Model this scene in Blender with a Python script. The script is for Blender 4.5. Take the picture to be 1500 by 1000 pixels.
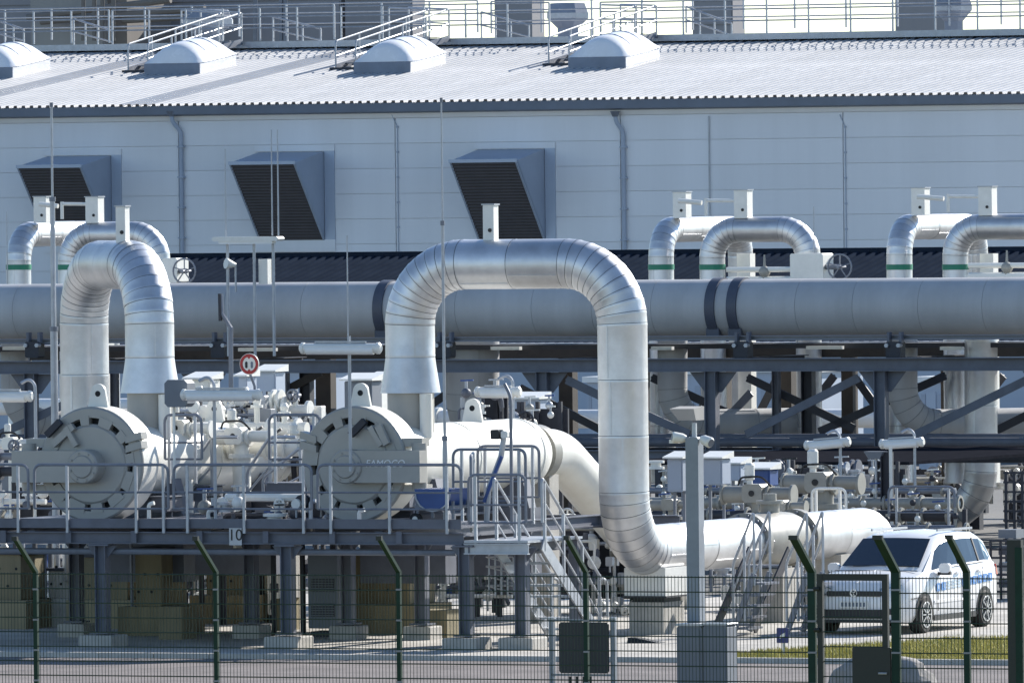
import bpy, math, random
from mathutils import Vector, Matrix
random.seed(7)
R = math.radians
S = bpy.context.scene
COL = S.collection
for o in list(bpy.data.objects):
    bpy.data.objects.remove(o)

# ------------------------------------------------------------------ camera
F = 16000.0                 # focal length in photo pixels (photo is 1500 wide)
CAMH = 7.5                  # camera height
PITCH = math.atan(215 / F)  # looking slightly down, horizon above the picture's middle
ROLL = 0.0105
fwd = Vector((0, math.cos(PITCH), -math.sin(PITCH)))
up0 = Vector((0, math.sin(PITCH), math.cos(PITCH)))
rt0 = Vector((1, 0, 0))
UPV = up0 * math.cos(ROLL) + rt0 * math.sin(ROLL)
RTV = rt0 * math.cos(ROLL) - up0 * math.sin(ROLL)
cam = bpy.data.objects.new('camera', bpy.data.cameras.new('camera'))
COL.objects.link(cam)
cam.matrix_world = Matrix(((RTV.x, UPV.x, -fwd.x, 0), (RTV.y, UPV.y, -fwd.y, 0),
                           (RTV.z, UPV.z, -fwd.z, CAMH), (0, 0, 0, 1)))
cam.data.sensor_width = 36
cam.data.lens = F / 1500 * 36
cam.data.clip_start = 1
cam.data.clip_end = 6000
S.camera = cam

# ------------------------------------------------------------------ light
EL, AZ = R(29), R(42)       # the sun stands to the right, beyond the plant
SUNV = Vector((math.sin(AZ) * math.cos(EL), math.cos(AZ) * math.cos(EL), math.sin(EL)))
w = bpy.data.worlds.new('World'); S.world = w; w.use_nodes = True
nt = w.node_tree; nt.nodes.clear()
sky = nt.nodes.new('ShaderNodeTexSky'); sky.sky_type = 'NISHITA'; sky.sun_disc = False
sky.sun_elevation = EL; sky.sun_rotation = AZ; sky.dust_density = 0.05; sky.ozone_density = 2.6; sky.altitude = 900
bg = nt.nodes.new('ShaderNodeBackground'); bg.inputs[1].default_value = 0.10
wo = nt.nodes.new('ShaderNodeOutputWorld')
nt.links.new(sky.outputs[0], bg.inputs[0]); nt.links.new(bg.outputs[0], wo.inputs[0])
sl = bpy.data.lights.new('sun', 'SUN'); sl.energy = 4.8; sl.angle = R(0.5); sl.color = (1, 0.955, 0.89)
so = bpy.data.objects.new('sun', sl); COL.objects.link(so)
so.rotation_euler = SUNV.to_track_quat('Z', 'Y').to_euler()
S.view_settings.view_transform = 'Standard'; S.view_settings.look = 'None'
S.view_settings.exposure = 0.85; S.view_settings.gamma = 1
S.view_settings.use_curve_mapping = False

# ------------------------------------------------------------------ plant frame
A = R(24)                   # the plant's rows run nearer to the right
uV = Vector((math.cos(A), -math.sin(A), 0)); vV = Vector((math.sin(A), math.cos(A), 0))
CP = Vector((0, 0, CAMH))
def ray(px, py): return fwd * F + RTV * (px - 750) + UPV * (500 - py)
def q(px, py, V):           # pixel -> point on the upright plane at plant depth V
    d = ray(px, py); p = CP + d * (V / d.dot(vV)); return Vector((p.dot(uV), V, p.z))
def g(px, py, z=0.0):       # pixel -> point on level z
    d = ray(px, py); p = CP + d * ((z - CAMH) / d.z); return Vector((p.dot(uV), p.dot(vV), z))
def W(p): return Vector((uV.x * p[0] + vV.x * p[1], uV.y * p[0] + vV.y * p[1], p[2]))
def uu(px, V, py=500): return q(px, py, V).x
def zz(py, V, px=750): return q(px, py, V).z

# ------------------------------------------------------------------ materials
M = {}
def mat(name, col, rough=0.5, metal=0.0, var=0.12, scale=3.0, bump=0.0, bscale=40.0, stain=None, streak=False, rnd=0.0, spec=0.5):
    m = bpy.data.materials.new(name); m.use_nodes = True
    n = m.node_tree; b = n.nodes['Principled BSDF']; L = n.links
    b.inputs['Roughness'].default_value = rough; b.inputs['Metallic'].default_value = metal
    b.inputs['Specular IOR Level'].default_value = spec
    tc = n.nodes.new('ShaderNodeTexCoord')
    no = n.nodes.new('ShaderNodeTexNoise'); no.inputs['Scale'].default_value = scale
    no.inputs['Detail'].default_value = 6; no.inputs['Roughness'].default_value = 0.65
    src = tc.outputs['Object']
    if streak:
        mp = n.nodes.new('ShaderNodeMapping'); mp.inputs['Scale'].default_value = (1, 1, 0.12)
        L.new(src, mp.inputs[0]); src = mp.outputs[0]
    L.new(src, no.inputs['Vector'])
    cr = n.nodes.new('ShaderNodeValToRGB')
    lo = stain if stain else tuple(c * (1 - var) for c in col)
    hi = tuple(min(1, c * (1 + var * 0.6)) for c in col)
    cr.color_ramp.elements[0].color = (*lo, 1); cr.color_ramp.elements[0].position = 0.3
    cr.color_ramp.elements[1].color = (*hi, 1); cr.color_ramp.elements[1].position = 0.68
    L.new(no.outputs[0], cr.inputs[0])
    out = cr.outputs[0]
    if rnd:
        oi = n.nodes.new('ShaderNodeObjectInfo'); mr = n.nodes.new('ShaderNodeMapRange')
        mr.inputs[3].default_value = 1 - rnd; mr.inputs[4].default_value = 1 + rnd
        L.new(oi.outputs['Random'], mr.inputs[0])
        mx = n.nodes.new('ShaderNodeMix'); mx.data_type = 'RGBA'; mx.blend_type = 'MULTIPLY'
        mx.inputs[0].default_value = 1
        L.new(out, mx.inputs[6]); L.new(mr.outputs[0], mx.inputs[7]); out = mx.outputs[2]
    L.new(out, b.inputs['Base Color'])
    rr = n.nodes.new('ShaderNodeMapRange'); rr.inputs[3].default_value = max(0.02, rough - 0.08); rr.inputs[4].default_value = min(1, rough + 0.1)
    L.new(no.outputs[0], rr.inputs[0]); L.new(rr.outputs[0], b.inputs['Roughness'])
    if bump:
        n2 = n.nodes.new('ShaderNodeTexNoise'); n2.inputs['Scale'].default_value = bscale; n2.inputs['Detail'].default_value = 4
        L.new(tc.outputs['Object'], n2.inputs['Vector'])
        bp = n.nodes.new('ShaderNodeBump'); bp.inputs['Strength'].default_value = bump; bp.inputs['Distance'].default_value = 0.02
        L.new(n2.outputs[0], bp.inputs['Height']); L.new(bp.outputs[0], b.inputs['Normal'])
    M[name] = m; return m
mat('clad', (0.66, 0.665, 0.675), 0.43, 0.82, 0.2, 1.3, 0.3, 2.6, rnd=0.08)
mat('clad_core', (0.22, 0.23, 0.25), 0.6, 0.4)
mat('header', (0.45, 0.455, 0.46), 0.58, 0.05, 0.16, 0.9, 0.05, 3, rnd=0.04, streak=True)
mat('band', (0.07, 0.08, 0.11), 0.5)
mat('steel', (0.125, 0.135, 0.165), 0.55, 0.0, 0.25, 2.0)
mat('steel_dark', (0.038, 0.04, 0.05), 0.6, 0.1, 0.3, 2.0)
mat('shade_dark', (0.02, 0.021, 0.026), 1.0, 0, 0.3, 4, spec=0.0)  # dark colour of the added shading slab
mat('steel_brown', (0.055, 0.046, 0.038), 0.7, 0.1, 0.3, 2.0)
mat('galv', (0.42, 0.44, 0.47), 0.45, 0.5, 0.18, 4.0)
mat('galv_dark', (0.20, 0.215, 0.25), 0.5, 0.3, 0.18, 4.0)
mat('cream', (0.80, 0.79, 0.73), 0.38, 0, 0.06, 1.2, stain=(0.73, 0.71, 0.64), rnd=0.03)
mat('doorgrey', (0.375, 0.365, 0.335), 0.42, 0.1, 0.10, 1.5)
mat('hole', (0.012, 0.013, 0.015), 0.8)
mat('white', (0.80, 0.80, 0.78), 0.4, 0, 0.06, 3)
mat('lampwhite', (0.78, 0.77, 0.72), 0.35, 0, 0.08, 5)
mat('concrete', (0.42, 0.40, 0.36), 0.85, 0, 0.2, 2.5, 0.3, 30, rnd=0.06)
mat('concrete_ochre', (0.27, 0.23, 0.14), 0.85, 0, 0.45, 1.5, 0.3, 30, streak=True, rnd=0.08)
mat('yard', (0.45, 0.425, 0.385), 0.9, 0, 0.32, 0.7, 0.5, 16)
mat('road', (0.165, 0.142, 0.135), 0.85, 0, 0.4, 0.8, 0.6, 18)
mat('ground', (0.15, 0.145, 0.135), 0.95, 0, 0.25, 0.05, 0.3, 6)
mat('kerb', (0.50, 0.48, 0.44), 0.85, 0, 0.15, 3, 0.2, 30, rnd=0.08)
mat('hallwall', (0.72, 0.73, 0.745), 0.5, 0.0, 0.07, 0.5, 0.08, 1.2, rnd=0.025, streak=True)
mat('hallgap', (0.64, 0.65, 0.67), 0.7)
mat('frieze', (0.70, 0.68, 0.66), 0.5, 0, 0.05, 1)
mat('gutter', (0.15, 0.18, 0.23), 0.5, 0.0, 0.15, 1)
mat('roof', (0.43, 0.43, 0.435), 0.45, 0, 0.16, 0.8, rnd=0.05)
mat('rooflight', (0.27, 0.27, 0.28), 0.3, 0, 0.10, 0.8)
mat('slat', (0.062, 0.055, 0.06), 0.6, 0, 0.2, 2)
mat('hood', (0.36, 0.41, 0.49), 0.5, 0.0, 0.10, 0.6)
mat('hoodframe', (0.40, 0.46, 0.55), 0.45, 0.1, 0.05, 1)
mat('dome', (0.86, 0.86, 0.86), 0.25, 0, 0.05, 2)
mat('domebase', (0.20, 0.235, 0.30), 0.5, 0, 0.15, 2)
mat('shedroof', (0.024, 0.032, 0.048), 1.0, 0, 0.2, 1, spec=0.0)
mat('rearwall', (0.29, 0.285, 0.295), 0.8, 0, 0.12, 0.3, streak=True)
mat('rearbrown', (0.20, 0.18, 0.16), 0.8, 0, 0.3, 0.3, streak=True)
mat('rearlight', (0.34, 0.33, 0.31), 0.8, 0, 0.15, 0.4, streak=True)
mat('fence', (0.010, 0.036, 0.026), 0.6, 0, 0.25, 6, spec=0.2)
mat('wire', (0.02, 0.045, 0.036), 0.5, 0.1, 0.2, 6)
mat('fencedark', (0.012, 0.018, 0.017), 0.55, 0, 0.2, 6)
mat('board', (0.022, 0.026, 0.032), 0.55, 0, 0.2, 2)
mat('polegrey', (0.23, 0.26, 0.30), 0.5, 0.2, 0.15, 3)
mat('cabinet', (0.17, 0.19, 0.22), 0.6, 0, 0.10, 1.5)
mat('paleblue', (0.40, 0.46, 0.55), 0.5, 0, 0.06, 0.5)
mat('blue', (0.035, 0.085, 0.26), 0.45, 0, 0.15, 3)
mat('navy', (0.02, 0.03, 0.17), 0.4, 0, 0.1, 3)
mat('greenband', (0.02, 0.22, 0.13), 0.5)
mat('red', (0.42, 0.03, 0.03), 0.4)
mat('black', (0.015, 0.015, 0.016), 0.5)
mat('valve', (0.32, 0.31, 0.275), 0.45, 0.1, 0.15, 4, rnd=0.1)
mat('carwhite', (0.80, 0.80, 0.80), 0.18, 0, 0.02, 1)
mat('carglass', (0.02, 0.03, 0.045), 0.06, 0, 0.1, 1)
mat('tyre', (0.02, 0.02, 0.02), 0.8)
mat('rim', (0.62, 0.63, 0.65), 0.3, 0.8)
mat('plastic', (0.02, 0.02, 0.022), 0.5)
mat('headlight', (0.35, 0.38, 0.42), 0.08, 0.6)
mat('taillight', (0.45, 0.02, 0.02), 0.2)
mat('decal', (0.10, 0.28, 0.62), 0.3)
mat('decalpale', (0.50, 0.62, 0.75), 0.3)
mat('grass', (0.48, 0.43, 0.13), 0.8, 0, 0.4, 2, rnd=0)
mat('soil', (0.30, 0.27, 0.10), 0.95, 0, 0.3, 2, 0.5, 12)
mat('boulder', (0.34, 0.32, 0.30), 0.9, 0, 0.35, 2.5, 0.6, 8)

# ------------------------------------------------------------------ mesh helpers
BASE = {}
def frame(d):
    d = d.normalized()
    h = Vector((0, 0, 1)) if abs(d.z) < 0.95 else Vector((0, 1, 0))
    e1 = d.cross(h).normalized(); return e1, e1.cross(d).normalized()
def circ(pts, r, n=5):      # round the corners of a polyline
    pts = [Vector(p) for p in pts]; out = [pts[0]]
    for i in range(1, len(pts) - 1):
        a, b, c = pts[i - 1], pts[i], pts[i + 1]
        d1 = (a - b).normalized(); d2 = (c - b).normalized()
        rr = min(r, (a - b).length * .49, (c - b).length * .49)
        for k in range(n + 1):
            t = k / n
            out.append((b + d1 * rr) * (1 - t) ** 2 + b * 2 * t * (1 - t) + (b + d2 * rr) * t * t)
    out.append(pts[-1]); return out
def arcpath(pts, r, n=8):   # true circular elbows; returns points and which segments are elbows
    pts = [Vector(p) for p in pts]; out = [(pts[0], False)]
    for i in range(1, len(pts) - 1):
        a, b, c = pts[i - 1], pts[i], pts[i + 1]
        d1 = (b - a).normalized(); d2 = (c - b).normalized()
        ang = d1.angle(d2); t = r * math.tan(ang / 2)
        s = b - d1 * t; nrm = (d2 - d1 * d1.dot(d2)).normalized(); ce = s + nrm * r
        for k in range(n + 1):
            th = ang * k / n
            out.append((ce - nrm * r * math.cos(th) + d1 * r * math.sin(th), k > 0))
    out.append((pts[-1], False)); return out
class MB:
    def __init__(s): s.v = []; s.f = []
    def add(s, vs, fs):
        o = len(s.v); s.v += [Vector(p) for p in vs]; s.f += [tuple(i + o for i in f) for f in fs]; return s
    def hexa(s, p):
        return s.add(p, [(0, 3, 2, 1), (4, 5, 6, 7), (0, 1, 5, 4), (1, 2, 6, 5), (2, 3, 7, 6), (3, 0, 4, 7)])
    def box(s, a, b):
        x0, x1 = sorted((a[0], b[0])); y0, y1 = sorted((a[1], b[1])); z0, z1 = sorted((a[2], b[2]))
        return s.hexa([(x0, y0, z0), (x1, y0, z0), (x1, y1, z0), (x0, y1, z0), (x0, y0, z1), (x1, y0, z1), (x1, y1, z1), (x0, y1, z1)])
    def cbox(s, c, d, bev=0):
        c = Vector(c); h = Vector(d) / 2
        if not bev: return s.box(c - h, c + h)
        b = min(bev, h.x * .9, h.z * .9)
        ring = [(-h.x + b, -h.z), (h.x - b, -h.z), (h.x, -h.z + b), (h.x, h.z - b), (h.x - b, h.z), (-h.x + b, h.z), (-h.x, h.z - b), (-h.x, -h.z + b)]
        vs = [c + Vector((x, y, z)) for y in (-h.y, h.y) for x, z in ring]
        return s.add(vs, [tuple(range(8)), tuple(range(15, 7, -1))] + [(i, i + 8, (i + 1) % 8 + 8, (i + 1) % 8) for i in range(8)])
    def bar(s, p0, p1, wd, ht):
        p0 = Vector(p0); p1 = Vector(p1); e1, e2 = frame(p1 - p0)
        k = [(-1, -1), (1, -1), (1, 1), (-1, 1)]
        return s.hexa([p + e1 * a * wd / 2 + e2 * b * ht / 2 for p in (p0, p1) for a, b in k])
    def tube(s, pts, r, n=8, caps=True, radii=None):
        pts = [Vector(p) for p in pts]; m = len(pts); rings = []
        d = (pts[1] - pts[0]).normalized(); e1, e2 = frame(d)
        for i in range(m):
            if i == 0: t = (pts[1] - pts[0]).normalized()
            elif i == m - 1: t = (pts[-1] - pts[-2]).normalized()
            else: t = ((pts[i + 1] - pts[i]).normalized() + (pts[i] - pts[i - 1]).normalized()).normalized()
            e1 = (e1 - t * e1.dot(t)).normalized(); e2 = e1.cross(t)
            rr = radii[i] if radii else r
            if 0 < i < m - 1:
                cs = max(.5, t.dot((pts[i + 1] - pts[i]).normalized()))
            rings.append([pts[i] + (e1 * math.cos(6.28318 * k / n) + e2 * math.sin(6.28318 * k / n)) * rr for k in range(n)])
        fs = []
        for i in range(m - 1):
            for k in range(n):
                a = i * n + k; b = i * n + (k + 1) % n; fs.append((a, a + n, b + n, b))
        if caps: fs.append(tuple(range(n))); fs.append(tuple(range((m - 1) * n + n - 1, (m - 1) * n - 1, -1)))
        return s.add([p for rg in rings for p in rg], fs)
    def cyl(s, p0, p1, r, r1=None, n=12, caps=True):
        return s.tube([p0, p1], r, n, caps, [r, r if r1 is None else r1])
    def lathe(s, p0, ax, prof, n=24, caps=True):
        p0 = Vector(p0); ax = Vector(ax).normalized(); e1, e2 = frame(ax); vs = []; fs = []
        for t, r in prof:
            vs += [p0 + ax * t + (e1 * math.cos(6.28318 * k / n) + e2 * math.sin(6.28318 * k / n)) * r for k in range(n)]
        for i in range(len(prof) - 1):
            for k in range(n):
                a = i * n + k; b = i * n + (k + 1) % n; fs.append((a, a + n, b + n, b))
        if caps: fs.append(tuple(range(n))); m = len(prof) - 1; fs.append(tuple(range(m * n + n - 1, m * n - 1, -1)))
        return s.add(vs, fs)
    def prism(s, pts, vec):
        pts = [Vector(p) for p in pts]; vec = Vector(vec); n = len(pts)
        return s.add(pts + [p + vec for p in pts], [tuple(range(n)), tuple(range(2 * n - 1, n - 1, -1))] + [(i, i + n, (i + 1) % n + n, (i + 1) % n) for i in range(n)])
    def ibeam(s, p0, p1, h, wd, tf=0.02, tw=0.014, side=None):
        p0 = Vector(p0); p1 = Vector(p1); d = (p1 - p0).normalized()
        e2 = Vector(side) if side else frame(d)[1]
        e1 = d.cross(e2).normalized()
        pr = [(-wd, -h), (wd, -h), (wd, -h + 2 * tf), (tw, -h + 2 * tf), (tw, h - 2 * tf), (wd, h - 2 * tf), (wd, h), (-wd, h), (-wd, h - 2 * tf), (-tw, h - 2 * tf), (-tw, -h + 2 * tf), (-wd, -h + 2 * tf)]
        return s.prism([p0 + e1 * a / 2 + e2 * b / 2 for a, b in pr], p1 - p0)
    def sphere(s, c, r, n=12, m=8, sc=(1, 1, 1)):
        c = Vector(c); vs = []; fs = []
        for i in range(m + 1):
            ph = math.pi * i / m
            for k in range(n):
                th = 6.28318 * k / n
                vs.append(c + Vector((r * sc[0] * math.sin(ph) * math.cos(th), r * sc[1] * math.sin(ph) * math.sin(th), r * sc[2] * math.cos(ph))))
        for i in range(m):
            for k in range(n):
                a = i * n + k; b = i * n + (k + 1) % n; fs.append((a, a + n, b + n, b))
        return s.add(vs, fs)
    def build(s, name, m, parent=None, base=None, smooth=32, kind=None):
        import bmesh
        b0 = BASE[parent.name] if parent else Vector(base if base is not None else s.v[0])
        me = bpy.data.meshes.new(name)
        me.from_pydata([p - b0 for p in s.v], [], s.f)
        bm = bmesh.new(); bm.from_mesh(me); bmesh.ops.recalc_face_normals(bm, faces=bm.faces); bm.to_mesh(me); bm.free()
        me.materials.append(M[m] if isinstance(m, str) else m)
        if smooth:
            me.shade_smooth(); me.set_sharp_from_angle(angle=R(smooth))
        ob = bpy.data.objects.new(name, me); COL.objects.link(ob); BASE[ob.name] = b0
        if parent: ob.parent = parent
        else: ob.location = W(b0); ob.rotation_euler = (0, 0, -A)
        if kind: ob['kind'] = kind
        return ob
def tag(o, label, cat, group=None):
    o['label'] = label; o['category'] = cat
    if group: o['group'] = group
    return o
def thing(name, label, cat, base, group=None):
    o = bpy.data.objects.new(name, None); COL.objects.link(o); base = Vector(base)
    o.location = W(base); o.rotation_euler = (0, 0, -A); o.empty_display_size = 0.3
    BASE[o.name] = base; return tag(o, label, cat, group)
def dup(o, delta, parent=None):
    c = o.copy(); COL.objects.link(c); BASE[c.name] = BASE[o.name]
    if parent is not None: c.parent = parent
    c.location = o.location + Vector(delta); return c
def text(name, string, size, org, m, parent, shear=0.0, rx=90):
    cu = bpy.data.curves.new(name, 'FONT'); cu.body = string; cu.size = size; cu.extrude = 0.004; cu.shear = shear
    cu.align_x = 'CENTER'; cu.align_y = 'CENTER'
    t = bpy.data.objects.new(name, cu); COL.objects.link(t)
    me = bpy.data.meshes.new_from_object(t.evaluated_get(bpy.context.evaluated_depsgraph_get()))
    bpy.data.objects.remove(t)
    o = bpy.data.objects.new(name, me); COL.objects.link(o); me.materials.clear(); me.materials.append(M[m])
    o.parent = parent; o.location = Vector(org) - BASE[parent.name]; o.rotation_euler = (R(rx), 0, 0)
    BASE[o.name] = BASE[parent.name]; return o
# pipes clad in sheet-metal sections: every straight length and every elbow gore is its own piece
def clad(parent, pts, r, er, gores=9, run=1.4, m='clad', gap=0.010, n=32, bell=None):
    path = arcpath(pts, er, gores); P = []; E = []
    for i in range(len(path)):
        p, e = path[i]
        if i and not e:
            a = P[-1]; L = (p - a).length; k = max(1, round(L / run))
            for j in range(1, k):
                P.append(a + (p - a) * j / k); E.append(False)
        if P and (p - P[-1]).length < 1e-4: continue
        P.append(p); E.append(e)
    core = MB().tube(P, r - 0.02, n, True); core.build('pipe_core', 'clad_core', parent)
    N = len(P); nrm = []
    for i in range(N):
        if i == 0: t = P[1] - P[0]
        elif i == N - 1: t = P[-1] - P[-2]
        else: t = (P[i + 1] - P[i]).normalized() + (P[i] - P[i - 1]).normalized()
        nrm.append(t.normalized())
    e1 = frame(nrm[0])[0]
    for i in range(N - 1):
        a, b = P[i], P[i + 1]; d = (b - a).normalized(); e1 = (e1 - d * e1.dot(d)).normalized(); e2 = e1.cross(d)
        rings = []; rs = r + random.uniform(-.002, .003)
        lst = [(a, nrm[i], gap / 2, rs), (a, nrm[i], gap / 2 + .03, rs + .004), (a, nrm[i], gap / 2 + .05, rs), (b, nrm[i + 1], -gap / 2, rs)]
        if bell and i == bell[0]: lst[-1] = (b, nrm[i + 1], -gap / 2, bell[1])
        for (p, nn, off, rr) in lst:
            rg = []
            for k in range(n):
                th = 6.28318 * k / n; c = e1 * math.cos(th) + e2 * math.sin(th)
                rg.append(p + c * rr + d * (-rr * c.dot(nn) / d.dot(nn) + off))
            rings.append(rg)
        mb = MB(); fs = []
        for j in range(3):
            for k in range(n):
                x = j * n + k; y = j * n + (k + 1) % n; fs.append((x, x + n, y + n, y))
        mb.add([p for rg in rings for p in rg], fs)
        mb.build('cladding_section' if not E[i + 1] else 'elbow_gore', m, parent)
        if not E[i + 1] and (b - a).length > .5:
            side = Vector((0, -1, 0)) if abs(d.y) < .5 else Vector((.8, 0, .2)); side = (side - d * side.dot(d)).normalized(); s2 = d.cross(side); th = random.uniform(-.9, .9)
            c = side * math.cos(th) + s2 * math.sin(th); w2 = d.cross(c) * .012
            MB().hexa([a + d * .03 + c * (rs - .004) - w2, a + d * .03 + c * (rs - .004) + w2, b - d * .03 + c * (rs - .004) + w2, b - d * .03 + c * (rs - .004) - w2,
                       a + d * .03 + c * (rs + .007) - w2, a + d * .03 + c * (rs + .007) + w2, b - d * .03 + c * (rs + .007) + w2, b - d * .03 + c * (rs + .007) - w2]).build('lap_seam', m, parent, smooth=0)
    return P

# ================================================================== SETTING
def sheet(name, u0, u1, v0, v1, z, m, nu=1, nv=1):
    mb = MB(); mb.add([(u0, v0, z), (u1, v0, z), (u1, v1, z), (u0, v1, z)], [(0, 1, 2, 3)])
    o = mb.build(name, m, base=((u0 + u1) / 2, (v0 + v1) / 2, z), smooth=0); o['kind'] = 'structure'; return o
UC = q(750, 600, 165).x    # plant U at the picture's middle near the platform
sheet('ground', UC - 2500, UC + 2500, -300, 4000, -0.02, 'ground')
VK = 160.6
sheet('road', UC - 120, UC + 120, 140, VK, -0.004, 'road')
sheet('yard', UC - 120, UC + 160, VK + .15, 187, 0.004, 'yard')
sheet('verge', UC - 120, UC + 120, 120, 140, 0.0, 'soil')
kb = thing('kerb', 'pale concrete kerb between road and yard', 'kerb', (UC, VK, 0))
kb['kind'] = 'structure'
k0 = MB().cbox((UC - 10, VK + .07, .03), (.992, .15, .1)).build('kerb_stone', 'kerb', kb)
for i in range(1, 22): dup(k0, (i * 1.0, 0, 0), kb)

# grass strip by the road
ga = g(1092, 960); gb = g(1490, 968)
gs0, gs1 = ga.x, gb.x + 3
mb = MB(); nx = 40
for i in range(nx + 1):
    u = gs0 + (gs1 - gs0) * i / nx; e = min(1, i / 6)
    mb.v += [Vector((u, VK + .16 + (1 - e) * .9, .012)), Vector((u, VK + 1.4 + e * 6.8, .02 + .03 * e))]
    if i: k = 2 * i; mb.f.append((k - 2, k, k + 1, k - 1))
vg = mb.build('grass_bed', 'soil', base=(gs0, VK, 0)); vg['kind'] = 'structure'
mb = MB()
for i in range(34000):
    t = random.random() ** .9; u = gs0 + (gs1 - gs0) * t; e = min(1, t * nx / 6)
    v = random.uniform(VK + .1 + (1 - e) * .9, VK + 1.45 + e * 6.8 + .5 * math.sin(u * 2.3) * math.sin(u * .9 + 1))
    if math.sin(u * 3.1 + v * 1.7) * math.sin(v * 4.1 - u * 1.3) > .72 and random.random() < .8: continue
    h = random.uniform(.04, .13); a = random.uniform(0, 6.28); ww = .012
    p = Vector((u, v, .02)); dx = Vector((math.cos(a) * ww, math.sin(a) * ww, 0))
    mb.add([p - dx, p + dx, p + Vector((random.uniform(-.06, .06), random.uniform(-.06, .06), h))], [(0, 1, 2)])
gr = mb.build('grass', 'grass', base=(gs0, VK, 0), smooth=0, kind='stuff'); tag(gr, 'short yellow-green grass strip beside the road', 'grass')

# ================================================================== HALL
VH = 325.0
hall = thing('hall', 'long pale grey panelled hall with white ribbed roof behind the pipes', 'building', (uu(750, VH), VH, 0))
ze = zz(153, VH); zf = zz(171, VH)             # eave, frieze bottom
hu0, hu1 = uu(-260, VH), uu(1640, VH)
MB().box((hu0, VH + .06, 0), (hu1, VH + .5, ze - .05)).build('wall_core', 'hallgap', hall)
cols = [-260, -60, 265, 582, 912, 1238, 1640]
rows = [zf]
while rows[-1] > 0.3: rows.append(rows[-1] - .82)
for i in range(len(cols) - 1):
    a, b = uu(cols[i], VH) + .02, uu(cols[i + 1], VH) - .02
    proto = None
    for j in range(min(len(rows) - 1, 9)):
        if proto is None:
            proto = MB().cbox(((a + b) / 2, VH + .03, rows[j] - .41), (b - a, .06, .808), .008).build('wall_panel', 'hallwall', hall)
        else: dup(proto, (0, 0, -.82 * j), hall)
MB().box((hu0, VH, 0), (hu1, VH + .06, rows[9])).build('lower_wall', 'hallwall', hall)
MB().box((hu0, VH - .03, zf + .01), (hu1, VH + .06, ze - .2)).build('frieze', 'frieze', hall)
mb = MB()
gut = [(0, .0), (-.34, .06), (-.38, .34), (-.32, .36), (0, .3)]
mb.prism([(hu0, VH + y + .0, ze - .24 + z) for y, z in gut], (hu1 - hu0, 0, 0)).build('gutter', 'gutter', hall)
# roof sheets
VR = VH + 18.5
zr = zz(66, VR)
def roofz(v): return ze + .1 + (zr - ze - .1) * (v - VH + .45) / (VR - VH + .45)
mb = MB(); per = .3; prof = []
for k in range(4):
    prof += [(k * per, 0), (k * per + .15, 0), (k * per + .17, .075), (k * per + .28, .075)]
prof.append((4 * per, 0)); U0 = hu0 - 8
z0_, z1_ = roofz(VH - .42), roofz(VR)
for x, h in prof: mb.v += [Vector((U0 + x, VH - .42, z0_ + h)), Vector((U0 + x, VR, z1_ + h))]
for i in range(len(prof) - 1): mb.f.append((2 * i, 2 * i + 2, 2 * i + 3, 2 * i + 1))
rs0 = mb.build('roof_sheet', 'roof', hall, smooth=0)
def roofpt(px, py):
    d = ray(px, py); sl_ = (zr - ze - .1) / (VR - VH + .45)
    # CAMH + t dz = ze+.1 + sl*(t dv - VH+.45)
    dv = d.dot(vV); t = (ze + .1 - CAMH - sl_ * (VH - .45)) / (d.z - sl_ * dv)
    p = CP + d * t; return Vector((p.dot(uV), p.dot(vV), p.z))
grey_u = [roofpt(95, 119).x, roofpt(350, 121).x]
nsh = int((hu1 - U0 + 4) / 1.2)
for i in range(1, nsh):
    c = dup(rs0, (i * 1.2, 0, 0), hall)
    uc = U0 + i * 1.2 + .6
    if min(abs(uc - x) for x in grey_u) < .62:
        c.data = rs0.data.copy(); c.data.materials.clear(); c.data.materials.append(M['rooflight']); c.name = 'rooflight_sheet'
MB().prism([(hu0 - 8, VR - .35, z1_ + .02), (hu0 - 8, VR, z1_ + .2), (hu0 - 8, VR + .35, z1_ + .02)], (hu1 - hu0 + 8, 0, 0)).build('ridge_cap', 'roof', hall)
mb = MB(); mb.add([(hu0 - 8, VR, z1_), (hu1, VR, z1_), (hu1, VR + 20, z0_), (hu0 - 8, VR + 20, z0_)], [(0, 1, 2, 3)]); mb.build('rear_roof', 'roof', hall, smooth=0)
# downpipes and conductors
for px, off in ((265, -14), (913, -12)):
    a = q(px + off, 163, VH - .25); b = q(px + off + 1, 178, VH - .25); c = q(px, 193, VH - .1)
    dp = MB().tube(circ([a, b, c, (c.x, VH - .1, 1.0)], .15), .07, 10).build('downpipe', 'hood', hall)
    MB().cyl(a, a + Vector((0, 0, -.18)), .17, .09, 10).build('hopper', 'galv_dark', dp)
    for k in range(5): MB().cbox((c.x, VH - .1, c.z - .5 - k * 1.0), (.22, .2, .05)).build('pipe_clip', 'hood', dp)
for px, off in ((582, -8), (1238, -8)):
    a = q(px + off, 168, VH - .02); c = q(px, 186, VH - .03)
    cd = MB().tube([a, c, (c.x, VH - .03, 1)], .016, 6).build('conductor', 'hood', hall)
    for k in range(7): MB().cbox((c.x, VH - .03, c.z - k * .82), (.07, .05, .06)).build('clip', 'hood', cd)
for px in (1038,):
    a = q(px, 170, VH - .05); MB().cyl(a, (a.x, VH - .05, 1), .025, n=6).build('conductor', 'galv', hall)
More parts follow.
